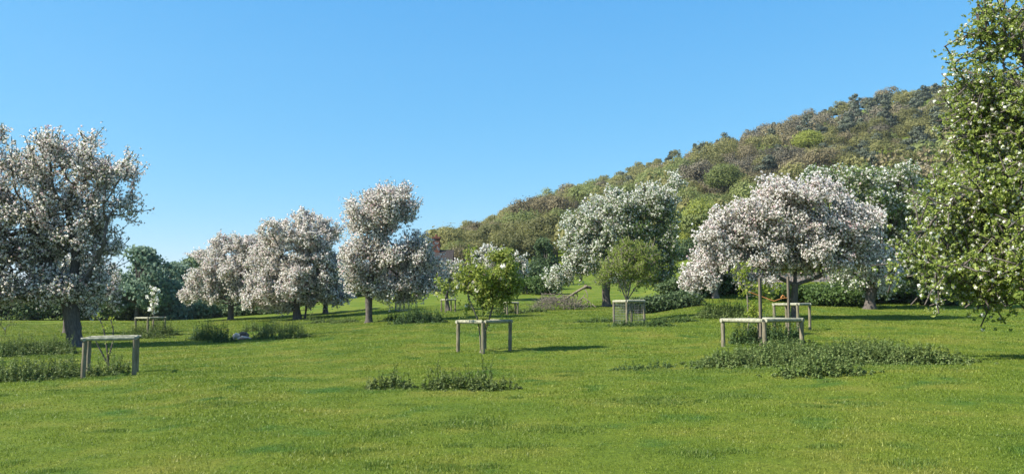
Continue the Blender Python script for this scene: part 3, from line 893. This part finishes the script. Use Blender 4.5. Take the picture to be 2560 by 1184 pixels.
weed_patch('nettle_patch', 'long low nettle bed in front of the long post guard at right', 'nettles',
           [(1900, 905, 1.6, .9), (2010, 910, 1.5, .9), (2120, 908, 1.5, .8), (2230, 905, 1.4, .8), (2320, 908, 1.0, .6), (1830, 915, .9, .5), (2060, 938, 1.0, .5), (1960, 885, 1.4, .6), (2150, 885, 1.5, .6)], .44, 'nettle', 62, .075, 'nettle patches')
weed_patch('bramble_clump', 'dark leafy clump growing inside the long post guard', 'brambles', [(1905, 855, .75, .5), (1950, 858, .7, .5), (1985, 856, .4, .4), (1860, 858, .5, .4)], .85, 'nettle_dark', 75, .085)
weed_patch('nettle_patch', 'nettle clump with a taller tip in the open foreground, right one of the two', 'nettles',
           [(1120, 972, .5, .35, .35), (1180, 972, .45, .3, .4), (1213, 962, .14, .14, .62), (1245, 974, .4, .25, .28), (1090, 966, .25, .25, .42)], .36, 'nettle_deep', 80, .066, 'nettle patches')
weed_patch('nettle_patch', 'small dark nettle clump in the open foreground, left one of the two', 'nettles',
           [(985, 968, .32, .25, .4), (950, 972, .25, .2, .38), (1010, 972, .22, .18, .3), (925, 972, .15, .12, .26)], .32, 'nettle_deep', 80, .066, 'nettle patches')
weed_patch('bramble_clump', 'dark green rounded bramble clump left of the broken log', 'brambles', [(525, 850, .8, .55), (558, 855, .5, .4), (500, 848, .45, .45)], .95, 'nettle_dark', 75, .08)
weed_patch('nettle_patch', 'wide bed of brownish nettles right of the broken log', 'nettles', [(665, 846, .7, .5, .85), (730, 844, .75, .55, .85), (690, 832, 1.0, .5, .7), (630, 828, .8, .4, .55), (755, 844, .4, .3, .6)], .7, 'nettle', 62, .075, 'nettle patches')
weed_patch('nettle_patch', 'nettle bed below the thick trunk at the left edge', 'nettles', [(60, 885, 1.1, .7), (130, 880, .9, .6), (10, 890, .8, .6), (165, 884, .4, .4)], .68, 'nettle', 62, .075, 'nettle patches')
weed_patch('nettle_patch', 'nettle bed in front of the left post guard at the picture edge', 'nettles', [(40, 950, .9, .7), (120, 945, .8, .6), (175, 938, .5, .5), (-30, 950, .8, .6)], .58, 'nettle', 62, .07, 'nettle patches')
weed_patch('nettle_patch', 'weeds round the foot of the whips inside the left post guard', 'nettles', [(250, 938, .5, .3, .4), (290, 932, .4, .35, .55), (225, 940, .4, .25, .35)], .35, 'nettle', 70, .065, 'nettle patches')
weed_patch('nettle_patch', 'weeds smothering the small post guard in the left distance', 'nettles', [(380, 838, 1.2, .8, .9), (345, 840, 1.0, .6, .65), (415, 838, .7, .6, .8), (370, 845, 1.2, .4, .5)], .5, 'nettle', 45, .085, 'nettle patches')
weed_patch('bramble_clump', 'leafy dark green clump right of the tall two tier tree', 'brambles', [(1030, 808, 1.0, .7, .95), (1075, 806, .9, .6, .8), (985, 802, .7, .5, .5), (1045, 804, .9, .6, .8)], .7, 'nettle_dark', 60, .10)
weed_patch('nettle_patch', 'flat weeds under the dense rounded pink tree', 'nettles', [(810, 806, 1.3, .6, .3), (860, 806, 1.0, .6, .3), (780, 800, .5, .5, .55)], .35, 'nettle', 40, .09, 'nettle patches')
weed_patch('nettle_patch', 'tall rounded nettle bed left of the lime sapling', 'nettles', [(1810, 795, 1.3, .9, .95), (1770, 790, .7, .7, .6), (1850, 797, .8, .8, .8)], .9, 'nettle', 50, .09, 'nettle patches')
weed_patch('nettle_patch', 'rough weeds round the foot of the wire mesh cage', 'nettles', [(1620, 815, 1.2, .6, .3), (1560, 815, .8, .4, .25), (1500, 805, 1.4, .5, .25), (1680, 805, 1.2, .8, .3)], .3, 'hedge_green', 40, .085, 'nettle patches')
weed_patch('nettle_patch', 'weeds round the dark far post guard', 'nettles', [(1280, 784, .9, .5, .5), (1240, 784, .7, .4, .4), (1330, 780, 1.2, .5, .35)], .4, 'nettle', 35, .11, 'nettle patches')
weed_patch('nettle_patch', 'thin flat weeds in open grass between the foreground clumps and the long bed', 'nettles', [(1580, 925, .5, .3, .18), (1640, 920, .5, .3, .18)], .18, 'hedge_green', 45, .06, 'nettle patches')

# ------------------------------------------------------------------ broken log, fallen limb, brush pile, hurdles
def broken_log():
    g = G(610, 849)
    root = tag(empty('broken_log', g), 'broken pale log with brown bark lying between two dark weed clumps', 'log')
    d = g[1]
    L = lambda px, py, dy=0: P(px, py, d + dy) - g
    def lump(pts, rad, m, nm):
        V, F = tube(np.array(pts), rad, 10, rough=.18)
        mesh(nm, V, F, M[m], root, smooth=False)
    lump([L(582, 847), L(586, 841), L(592, 837), L(600, 838)], [.07, .13, .14, .07], 'heartwood', 'broken_end')
    lump([L(594, 838, .1), L(604, 834, .1), L(614, 834, .12), L(622, 839, .12)], [.08, .12, .12, .07], 'rotten', 'bark')
    lump([L(594, 846), L(606, 842), L(622, 844), L(628, 847)], [.06, .09, .06, .03], 'heartwood', 'split_wood')
    lump([L(598, 848, -.05), L(612, 847, -.05), L(622, 846, -.05)], [.05, .07, .05], 'rotten', 'bark')
    lump([L(618, 849), L(636, 848), L(648, 844), L(656, 838)], [.035, .03, .025, .012], 'dead', 'branch')
broken_log()

def fallen_limb():
    g = G(1440, 772)
    d = g[1]
    root = tag(empty('fallen_limb', g), 'big dead broken limb propped up on its side branches left of the tall lopsided tree', 'fallen branch')
    L = lambda px, py, dy=0: P(px, py, d + dy) - g
    def limb(path, r0, r1):
        pts = np.array([L(*q) for q in path]); n = 10
        src = np.linspace(0, 1, len(pts)); tt = np.linspace(0, 1, n)
        pts = np.stack([np.interp(tt, src, pts[:, i]) for i in range(3)], -1) + rng.normal(0, .015, (n, 3))
        V, F = tube(pts, np.linspace(r0, r1, n), 8, rough=.06)
        return V, F
    V, F = limb([(1468, 714), (1450, 724), (1430, 735), (1415, 748), (1395, 752), (1370, 748)], .10, .04)
    mesh('limb', V, F, M['dead'], root, smooth=True)
    V, F = limb([(1462, 716, .1), (1470, 717, .2), (1478, 720, .3)], .17, .09)
    mesh('broken_end', V, F, M['rotten'], root, smooth=True)
    for path in ([(1462, 722), (1468, 732, -.2), (1470, 745, -.3)], [(1434, 734), (1430, 752, .4), (1428, 768, .5)], [(1445, 765, -.5), (1456, 744, -.3), (1462, 735, -.2)],
                 [(1458, 742, -.3), (1470, 752, -.5), (1477, 758, -.6), (1478, 770, -.6)], [(1456, 744, -.3), (1446, 754, -.6), (1440, 772, -.8)], [(1470, 750, -.4), (1469, 768, -.5)],
                 [(1412, 749), (1398, 758, -.4), (1390, 766, -.7)], [(1420, 744), (1418, 756, .5), (1420, 770, .7)], [(1442, 729), (1443, 744, .4), (1438, 756, .6)],
                 [(1395, 752), (1375, 756, -.2), (1360, 764, -.3)], [(1480, 760, -.6), (1490, 768, -.8)]):
        V, F = limb(path, .05, .024)
        mesh('branch', V, F, M['dead'], root, smooth=True)
fallen_limb()

def brush_pile():
    g = G(1395, 774)
    root = tag(empty('brush_pile', g), 'tangled grey heap of dead twigs under the fallen limb', 'brush pile')
    w = Parts()
    for i in range(420):
        c = np.array([rng.uniform(-2.1, 2.0), rng.uniform(-.7, .7), 0])
        hmax = 1.15 * (1 - (c[0] / 2.4) ** 2)
        a = rng.random() * 2 * math.pi
        v = np.array([math.cos(a), .6 * math.sin(a), rng.uniform(-.1, .9)]) * rng.uniform(.35, .8)
        s = c + [0, 0, rng.uniform(0, hmax)]
        mid = s + v * .5 + rng.normal(0, .08, 3)
        V, F = tube([s, mid, s + v], [.017, .013, .007], 4); w.add(V, F)
    w.build('twigs', M['twig'], root)
brush_pile()

def hurdle(px0, px1, ytop, ybot, label, n):
    c = G((px0 + px1) / 2, ybot)
    root = tag(empty('stake_hurdle', c), label, 'hurdle', 'stake hurdles round the brush pile')
    for i in range(n):
        px = px0 + (px1 - px0) * i / (n - 1)
        b = P(px, ybot, c[1]) - c; t = P(px, ytop + rng.uniform(-1, 1), c[1]) - c
        V, F = tube([b - [0, 0, .1], t], .035, 6); mesh('stake', V, F, M['dead'], root)
    for yy in (ytop + 2, (ytop + ybot) / 2 + 2):
        a = P(px0 - 2, yy, c[1] - .045) - c; b = P(px1 + 2, yy + 1, c[1] - .045) - c
        V, F = tube([a, b], .03, 6); mesh('rail', V, F, M['dead'], root)
hurdle(1355, 1385, 732, 772, 'rough stake hurdle at the left end of the brush pile', 4)
hurdle(1410, 1437, 737, 774, 'rough stake hurdle behind the middle of the fallen limb', 3)

# ------------------------------------------------------------------ bushes, hedges, distant trees
def foliage_mesh(name, lobes, n, size, m, parent, origin, shell=.3, stretch=1.3, outward=.75, tint_mu=.5, gaps=-.5, gscale=.8, extra=None, tvar=1.0):
    C, dirs, _ = sample_lobes(lobes, int(n * 1.25), shell)
    keep = noise3(C - lobes[0][0], gscale) > gaps
    C, dirs = C[keep][:n], dirs[keep][:n]
    N = unit(dirs * outward + rdir(len(C)) + np.array([0, 0, .2]))
    s = size * rng.uniform(.55, 1.4, len(C))
    V, F = rhombs(C - origin, N, s * stretch, s)
    t = np.clip(tint_mu + tvar * (.22 * noise3(C, 1.3 / max(size, .2)) + rng.normal(0, .14, len(C))), 0, 1)
    if extra is not None:
        extra.mi = [q + 1 for q in extra.mi]
        extra.add(V, F, 0, t)
        return extra.build(name, [M[m], M['bark']], parent)
    return mesh(name, V, F, M[m], parent, tint=t)

def bush_tree(name, label, cat, base, lobes, n, size, m, trunk_r=.15, d=None, group=None, trunk_mat='bark', blossom=0, fork=None, **kw):
    g = G(*base) if d is None else at(base[0], d)
    L = px_lobes(lobes, g[1])
    root = tag(empty(name, g), label, cat, group)
    w = Parts()
    hub = P(*(fork or (base[0], base[1] - 30)), g[1]) - g
    V, F = tube([np.array([0, 0, -.2]), hub * .5 + rng.normal(0, .03, 3), hub], [trunk_r * 1.2, trunk_r, trunk_r * .85], 9, rough=.08); w.add(V, F)
    for c, r in L:
        for q in range(3):
            e = c - g + rdir(1)[0] * r * .6
            V, F = tube([hub, (hub + e) / 2 + rng.normal(0, .15, 3), e], [trunk_r * .55, trunk_r * .35, trunk_r * .08], 5); w.add(V, F)
    w.build('trunk', M[trunk_mat], root, True)
    foliage_mesh('crown', L, n, size, m, root, g, **kw)
    if blossom:
        C, dr, _ = sample_lobes(L, blossom, .25)
        V, F = rhombs(C - g, unit(dr + rdir(blossom)), size * .8, size * .7)
        mesh('blossom', V, F, M['petal_white'], root, tint=rng.random(blossom))
    return root

def hedge(name, label, cat, lobes_px, d, n, size, m, group=None, **kw):
    """lobes given as (px centre, half width m, height m, depth shift)"""
    c0 = at(lobes_px[0][0], d)
    L = []
    for px, w_, h_, dy in lobes_px:
        c = at(px, d + dy)
        L.append((c + [0, 0, h_ * .42], np.array([w_, max(.8, w_ * .7), h_ * .6])))
    root = tag(empty(name, c0), label, cat, group)
    w = Parts()
    for c, r in L:
        for q in range(4):
            b = c + [rng.uniform(-.3, .3) * r[0], rng.uniform(-.3, .3) * r[1], 0]; b[2] = float(ground(b[0], b[1])) - .1
            V, F = tube([b - c0, c - c0 + rdir(1)[0] * r * .5], [.05, .02], 5); w.add(V, F)
    foliage_mesh('foliage', L, n, size, m, root, c0, extra=w, **kw)
    return root

# left distance
bush_tree('tall_tree', 'tall blue green drooping tree right of the largest apple tree', 'tree', (345, 789), [(350, 650, 45, 35), (330, 690, 40, 40), (390, 690, 45, 45), (350, 730, 65, 40), (310, 740, 30, 35), (385, 740, 50, 35), (360, 632, 25, 16)],
          9000, .26, 'blue_green', .22, d=82, gaps=-.35)
bush_tree('fruit_tree', 'green fruit tree with sparse white flowers and dark trunk beside the drooping tree', 'fruit tree', (341, 793), [(340, 715, 50, 35), (310, 735, 30, 30), (380, 735, 40, 32), (400, 715, 35, 25)],
          5000, .16, 'mid_green', .22, blossom=700, fork=(341, 755))
for i, (px, top, w_, d_, m, n, lab) in enumerate([
        (440, 655, 45, 92, 'blue_green', 5500, 'bluish round tree in the far row, left of the spreading pink tree'),
        (490, 640, 45, 96, 'mid_green', 6000, 'tallest mid green tree in the far row, behind the spreading pink tree'),
        (420, 700, 50, 84, 'blue_green', 5000, 'bluish bushy tree low in the far row'),
        (530, 660, 40, 98, 'mid_green', 4000, 'green tree in the far row partly behind the spreading pink tree')]):
    c = P(px, 780, d_)
    bush_tree('far_tree', lab, 'tree', (px, 790), [(px, top + 25, w_ * .8, 26), (px - 12, top + 55, w_, 34), (px + 14, top + 85, w_, 36)], n, .24, m, .2, d=d_, group='trees of the far row at left')
hedge('hedge', 'dark hedge along the far edge of the field at left', 'hedge', [(px, 2.6, rng.uniform(2.4, 3.2), rng.uniform(-1, 1)) for px in range(-60, 330, 42)], 84, 16000, .2, 'hedge')
hedge('hedge', 'bushy undergrowth below the far row of trees', 'hedge', [(px, 2.4, 1.9, rng.uniform(-1, 1)) for px in range(330, 720, 45)], 86, 14000, .2, 'mid_green')
hedge('hedge', 'dark hedge seen between the trunks in the middle distance', 'hedge', [(px, 3.0, 2.2, rng.uniform(-1, 1)) for px in range(700, 1180, 50)], 108, 14000, .24, 'hedge')

def broken_fence():
    c = G(555, 776)
    root = tag(empty('field_fence', c), 'short grey post fence with a fallen rail at the far field edge', 'fence')
    d = c[1]
    for px, top in ((490, 755), (519, 754), (551, 752)):
        b = P(px, 778, d) - c
        V, F = tube([b - [0, 0, .3], P(px, top, d) - c], .07, 8); mesh('post', V, F, M['dead'], root)
    for a, b in (((530, 771), (550, 761)), ((534, 773), (553, 764)), ((490, 760), (551, 758))):
        V, F = tube([P(*a, d - .1) - c, P(*b, d - .1) - c], .05, 6); mesh('rail', V, F, M['dead'], root)
broken_fence()

# centre distance
hedge('bush', 'dark glossy bush right of the distant white blossoming tree', 'bush', [(1325, 2.6, 3.4, 0), (1350, 2.4, 3.2, 1), (1300, 2.0, 2.6, 0)], 100, 6000, .22, 'hedge')
hedge('bush', 'lower green bush at the field edge left of the brush pile', 'bush', [(1325, 2.2, 1.8, 0), (1350, 2.0, 2.0, -1), (1375, 1.6, 2.4, -1)], 92, 5000, .2, 'hedge_green')
bush_tree('far_tree', 'dark evergreen tree at the wood edge left of the tall lopsided tree', 'tree', (1360, 700), [(1358, 620, 22, 26), (1360, 650, 28, 24), (1375, 660, 24, 20)], 3500, .24, 'hedge', .2, d=112)
hedge('hedge', 'green weedy bank hedge behind the spreading pink tree', 'hedge', [(px, 2.2, 1.25, rng.uniform(-1, 1)) for px in range(1990, 2130, 36)], 57.5, 12000, .15, 'hedge_green', outward=.5)
hedge('hedge', 'dark hedge in shade behind the grey footed trunk', 'hedge', [(px, 2.0, 1.6, rng.uniform(-1, 1)) for px in range(2110, 2420, 40)], 58.5, 13000, .17, 'hedge')
hedge('hedge', 'dark undergrowth beneath the low apple tree with pale trunk', 'hedge', [(px, 1.7, 1.7, rng.uniform(-1, 1)) for px in range(1690, 1860, 34)], 62, 9000, .16, 'hedge')
hedge('hedge', 'weedy growth between the wire mesh cage and the low apple tree', 'hedge', [(px, 1.6, 1.1, rng.uniform(-1, 1)) for px in range(1600, 1720, 34)], 57, 7000, .14, 'hedge')

def stone_wall():
    root_c = at(1690, 70)
    root = tag(empty('stone_wall', root_c), 'low pinkish stone wall running behind the spreading pink tree', 'wall')
    w = Parts(); cp = Parts()
    xs = np.linspace(at(1690, 74)[0], at(2330, 74)[0], 190)
    for i in range(len(xs) - 1):
        yy = 71 + .5 * math.sin(xs[i] * .2)
        z = float(ground(xs[i], yy)) - .15
        for r in range(3):
            q = rng.uniform(-.02, .02, 3)
            x0 = xs[i] + (r % 2) * .06
            V, F = box((x0, yy - .22 + q[0], z + r * .26), (x0 + (xs[1] - xs[0]) - .012, yy + .22, z + r * .26 + .25)); w.add(V - root_c, F)
        V, F = box((xs[i] + .01, yy - .26 + rng.uniform(-.03, .03), z + .782), (xs[i + 1] - .01, yy + .26, z + .92 + rng.uniform(-.04, .05))); cp.add(V - root_c, F)
    w.build('courses', M['stone'], root)
    cp.build('coping', M['stone'], root)
stone_wall()

def cottage():
    d = 108.0
    g = at(1085, d)
    root = tag(empty('brick_house', g), 'old house with red brick chimney half hidden behind the tall two tier tree', 'house')
    zr = P(1100, 624, d)[2] - g[2]          # ridge height
    eave = zr - 3.4
    x0, x1 = -5.5, 2.3
    V, F = box((x0, -3.2, -.3), (x1, 3.2, eave)); 
    mesh('wall', V, F, M['render'], root)
    # gable ends
    for x in (x0 + .01, x1 - .01):
        gv = Parts()
        gv.add(np.array([(x, -3.2, eave), (x, 3.2, eave), (x, .001, zr - .12), (x, -.001, zr - .12)]), np.array([(0, 1, 2, 3)]))
        gv.build('gable', M['render'], root)
    r = Parts()
    for s in (-1, 1):
        a = np.array([(x0 - .3, 0, zr), (x1 + .3, 0, zr), (x1 + .3, s * 3.6, eave - .25), (x0 - .3, s * 3.6, eave - .25)])
        Vt = np.concatenate([a, a - [0, 0, .14]])
        r.add(Vt, np.array([(0, 1, 2, 3), (7, 6, 5, 4), (0, 4, 5, 1), (1, 5, 6, 2), (2, 6, 7, 3), (3, 7, 4, 0)]))
    rf = r.build('roof', M['slate'], root)
    cx = (P(1091, 600, d) - g)[0]
    top = P(1091, 592, d)[2] - g[2]
    c = Parts()
    V, F = box((cx - .45, -.4, zr - 1), (cx + .45, .5, top - .25)); c.add(V, F)
    V, F = box((cx - .55, -.5, top - .247), (cx + .55, .6, top)); c.add(V, F)
    ch = c.build('chimney', M['brick'], rf)
    V, F = tube([(cx, .05, top - .02), (cx, .05, top + .35)], [.16, .13], 10); mesh('chimney_pot', V, F, M['brick'], rf)
    for wx in (-4, -1.5, 1.2):
        for wz in (1.0, eave - 1.6):
            V, F = box((wx - .5, -3.26, wz), (wx + .5, -3.205, wz + 1.1)); f = mesh('window', V, F, M['heartwood'], root)
            V, F = box((wx - .42, -3.29, wz + .08), (wx + .42, -3.262, wz + 1.02)); mesh('pane', V, F, M['pane'], f)
    V, F = box((-.3, -3.26, -.1), (.4, -3.205, 1.9)); mesh('door', V, F, M['stake'], root)
cottage()
bush_tree('far_tree', 'bare brownish tree against the wood right of the chimney', 'tree', (1140, 745), [(1150, 650, 30, 35), (1165, 680, 25, 30), (1120, 660, 20, 25)], 3500, .2, 'wood_brown', .2, d=118)

# ------------------------------------------------------------------ the wooded hill
def wood_variant(seed, kind):
    """crown quads and trunk of one woodland tree about 9 m high, round the origin"""
    r_ = np.random.default_rng(seed)
    L = []
    if kind == 'pine':
        for i in range(6):
            L.append((np.array([r_.normal(0, .9), r_.normal(0, .9), 4.5 + i * .95]), np.array([2.4 - i * .22, 2.4 - i * .22, .8])))
        top = 10
    else:
        L.append((np.array([0, 0, 5.6]), np.array([3.6, 3.6, 3.3])))
        for i in range(11):
            a = r_.random() * 6.283; e = r_.uniform(.0, 1)
            L.append((np.array([2.7 * math.cos(a) * (1 - .5 * e), 2.7 * math.sin(a) * (1 - .5 * e), 4.0 + 3.6 * e]), np.array([1.7, 1.7, 1.35]) * r_.uniform(.7, 1.15)))
        top = 9
    return L, top

SPECIES = [('oak_tree', 'wood_olive', 'olive yellow tree with opening leaves in the hillside wood', .30),
           ('budding_tree', 'wood_brown', 'brown budding tree in the hillside wood', .24),
           ('bare_tree', 'wood_grey', 'grey still leafless tree in the hillside wood', .22),
           ('leafy_tree', 'wood_green', 'mid green rounded tree in the hillside wood', .14),
           ('pine_tree', 'pine', 'dark pine tree in the hillside wood', .10)]
GRP = 'trees of the hillside wood'

def make_variant(sp, seed, n, size):
    nm, m, lab, _ = SPECIES[sp]
    kind = 'pine' if m == 'pine' else 'broad'
    L, top = wood_variant(seed, kind)
    root = empty(nm, (0, 0, 0))
    tag(root, lab, 'tree', GRP)
    w = Parts()
    V, F = tube([(0, 0, -1), (.1, 0, 2.5), (0, .1, 5.5), (0, 0, 8)], [.28, .22, .15, .05], 6); w.add(V, F)
    for c, r in L[1:]:
        V, F = tube([(0, 0, 2.6 + .2 * c[2]), c], [.12, .03], 4); w.add(V, F)
    w.build('trunk', M['bark'], root)
    sparse = m in ('wood_grey', 'wood_brown')
    foliage_mesh('crown', L, n, size * (.8 if sparse else 1), m, root, np.zeros(3), shell=.20, outward=2.4, gaps=-.6, gscale=1.0, stretch=1.3 if sparse else 1.2, tvar=.35)
    return root

# clear outline of the blossom trees: hill trees below these rows are hidden
OPX = [1090, 1160, 1200, 1300, 1370, 1400, 1480, 1560, 1700, 1715, 1760, 1800, 1900, 2000, 2100, 2260, 2300, 2400]
OPY = [600, 650, 620, 640, 660, 560, 510, 470, 430, 640, 640, 560, 480, 440, 420, 410, 380, 260]

def hill_wood():
    pts = []
    y = 150.0
    while y < 470:
        step = 7.0 + .008 * (y - 150)
        lo, hi = (860 - CX) / FPX * y, (2660 - CX) / FPX * y
        for x in np.arange(lo, hi, step):
            xx, yy = x + rng.uniform(-.38, .38) * step, y + rng.uniform(-.42, .42) * step
            px = CX + FPX * xx / yy
            D = float(np.interp(px, [800, 1200, 2400], [560, 500, 430]))
            if yy > D + 12 or yy < 150 + 5 * math.sin(xx * .09): continue
            z = float(ground(xx, yy))
            if px < 1060 and yy < 330: continue
            py = HORIZON - (z + 6 - EYE) / yy * FPX
            pts.append((xx, yy, z, px, py, yy / D))
        y += step
    vis = [p for p in pts if 1095 < p[3] < 2380 and p[4] < np.interp(p[3], OPX, OPY)]
    vis.sort(key=lambda p: p[1])
    near = set(id(p) for p in vis[:285])
    protos = {}
    used = set()
    for sp in range(5):
        protos[sp] = [make_variant(sp, 40 + sp * 7 + v, 2600 if sp != 4 else 1800, .34 if sp != 4 else .36) for v in range(3)]
    def species(p):
        # patches of one kind, pines along the ridge, fresh greens low down
        x, y_, px, f = p[0], p[1], p[3], p[5]
        n1 = math.sin(x * .050 + 2.0 * math.sin(y_ * .031)) + math.sin(y_ * .047 + 1.4 * math.sin(x * .036 + 1)) + rng.normal(0, .55)
        if f > .91: return 4 if rng.random() < (.72 if px > 1650 else .3) else (1 if px > 1700 else 0)
        if px > 2050 and f > .5 and rng.random() < .25: return 4
        if px < 1190 and f > .8: return 4 if rng.random() < .5 else 1
        if f > .62 and px > 1750: return 2 if n1 < -.5 else (1 if n1 < .1 else (4 if n1 < .4 else 0))
        if px < 1450: return 0 if n1 < .5 else (3 if n1 < 1.2 else 1)
        if f < .35: return 3 if n1 > -.2 else (0 if n1 > -1 else 1)
        if n1 < -1.0: return 2
        if n1 < -.5: return 1
        if n1 < -.35: return 4
        if n1 < .7: return 0
        return 3
    stuffV = {k: [] for k in range(5)}
    for p in pts:
        sp = species(p)
        sc = float(np.clip(rng.normal(1.06, .16), .75, 1.4)) * (.78 if p[3] < 1260 else 1) * ((.72 if p[5] > .9 else .95) if (sp == 4) else 1.0) * (.8 if p[1] > 400 else 1)
        if id(p) in near:
            v = int(rng.integers(3))
            src = protos[sp][v]
            if (sp, v) not in used:
                o = src; used.add((sp, v))
            else:
                o = copy_tree(src)
            o.location = (p[0], p[1], p[2] - .2)
            o.rotation_euler = (0, 0, float(rng.uniform(0, 6.28)))
            o.scale = (sc * float(rng.uniform(.9, 1.15)), sc, sc * float(rng.uniform(.85, 1.1)))
        else:
            stuffV[sp].append((p, sc))
    for k, lst in protos.items():          # a variant that no place used
        for v, o in enumerate(lst):
            if (k, v) not in used:
                for ch in list(o.children): bpy.data.objects.remove(ch)
                bpy.data.objects.remove(o)
    # everything farther or hidden: one mass
    W = Parts()
    for sp in range(5):
        L, top = wood_variant(100 + sp, 'pine' if sp == 4 else 'broad')
        for p, sc in stuffV[sp]:
            hid = not (1095 < p[3] < 2420 and p[4] < np.interp(p[3], OPX, OPY) + 10)
            n = 170 if hid else 620
            size = (.95 if hid else .52)
            C, dirs, _ = sample_lobes(L, n, .22)
            a = rng.random() * 6.283
            R = np.array([[math.cos(a), -math.sin(a), 0], [math.sin(a), math.cos(a), 0], [0, 0, 1]])
            C = (C @ R.T) * sc; dirs = dirs @ R.T
            N = unit(dirs * 2.4 + rdir(n) + [0, 0, .2])
            s = size * rng.uniform(.55, 1.4, n) * (1.25 if sp == 4 else 1)
            V, F = rhombs(C + np.array(p[:3]), N, s * 1.2, s)
            W.add(V, F, sp, np.clip(rng.normal(.5, .09, n) + rng.normal(0, .24), 0, 1))
    o = W.build('woodland', [M[s[1]] for s in SPECIES])
    tag(o, 'mixed woodland covering the upper slope of the hill in olive, brown and dark green', 'woodland', kind='stuff')
    print('wood', len(pts), 'vis', len(vis))
hill_wood()

def landmark(px, ytop, ybot, half, m, label, name, d, n=5000, size=.3):
    g = at(px, d)
    mid = (ytop + ybot) / 2
    hh = (ybot - ytop) / 2
    bush_tree(name, label, 'tree', (px, ybot), [(px, mid - hh * .35, half * .75, hh * .62), (px - half * .35, mid + hh * .1, half * .7, hh * .7), (px + half * .35, mid + hh * .15, half * .7, hh * .65), (px, mid + hh * .4, half * .85, hh * .55)],
              n, size, m, .3, d=d, shell=.22, outward=.9)
landmark(1812, 408, 475, 50, 'wood_green', 'large rounded pale green tree standing out above the low apple tree', 'leafy_tree', 205, 7000, .3)
landmark(2022, 325, 372, 42, 'wood_lime', 'bright yellow green tree high on the hill', 'lime_tree', 285, 5000, .38)
landmark(2212, 372, 425, 28, 'wood_lime', 'vivid lime tree just above the green and white apple tree', 'lime_tree', 215, 4000, .32)
landmark(1752, 490, 640, 55, 'wood_lime', 'tall yellow green tree at the foot of the wood right of the lopsided tree', 'lime_tree', 152, 9000, .26)
hedge('hedge', 'dark hedge at the top of the bright green pasture', 'hedge', [(px, 4.2, 3.6, rng.uniform(-1, 1)) for px in range(1690, 1800, 34)], 149, 5000, .3, 'hedge')

def small_posts():
    g = G(2068, 752)
    V, F = tube([(0, 0, -.2), (.01, 0, .45), (.02, 0, P(2068, 724, g[1])[2] - g[2])], [.06, .055, .05], 8)
    o = mesh('marker_post', V, F, M['rail'], smooth=True); o.location = g
    tag(o, 'short pale post standing alone in the weeds before the long green hedge', 'post')
    g = G(12, 838)
    root = tag(empty('sapling', g), 'small bare twiggy sapling at the very left edge', 'sapling')
    w = Parts()
    for path in ([(12, 838), (16, 815), (32, 800)], [(14, 828), (2, 812), (-4, 802)], [(18, 816), (24, 812), (38, 810)]):
        V, F = tube(np.array([P(px, py, g[1]) - g for px, py in path]), [.018, .013, .007], 5); w.add(V, F)
    w.build('stem', M['bark'], root)
    C = np.concatenate([P(px, py, g[1])[None] - g + rng.normal(0, .06, (5, 3)) for px, py in ((32, 800), (38, 810), (-4, 802), (20, 812))])
    V, F = rhombs(C, unit(rdir(len(C)) + np.array([-.3, -.4, .5])), .09, .05)
    mesh('foliage', V, F, M['apple_leaf'], root, tint=rng.random(len(F)))
small_posts()

# ------------------------------------------------------------------ air
def haze(density):
    V, F = box((-420, -40, -45), (520, 760, 235))
    m, n, l, out = mat('haze_air')
    v = n.new('ShaderNodeVolumePrincipled')
    v.inputs['Color'].default_value = (.72, .84, 1.0, 1)
    v.inputs['Density'].default_value = density
    v.inputs['Anisotropy'].default_value = .2
    l.new(v.outputs[0], out.inputs['Volume'])
    tag(mesh('haze', V, F, m), kind='stuff')
haze(.00010)
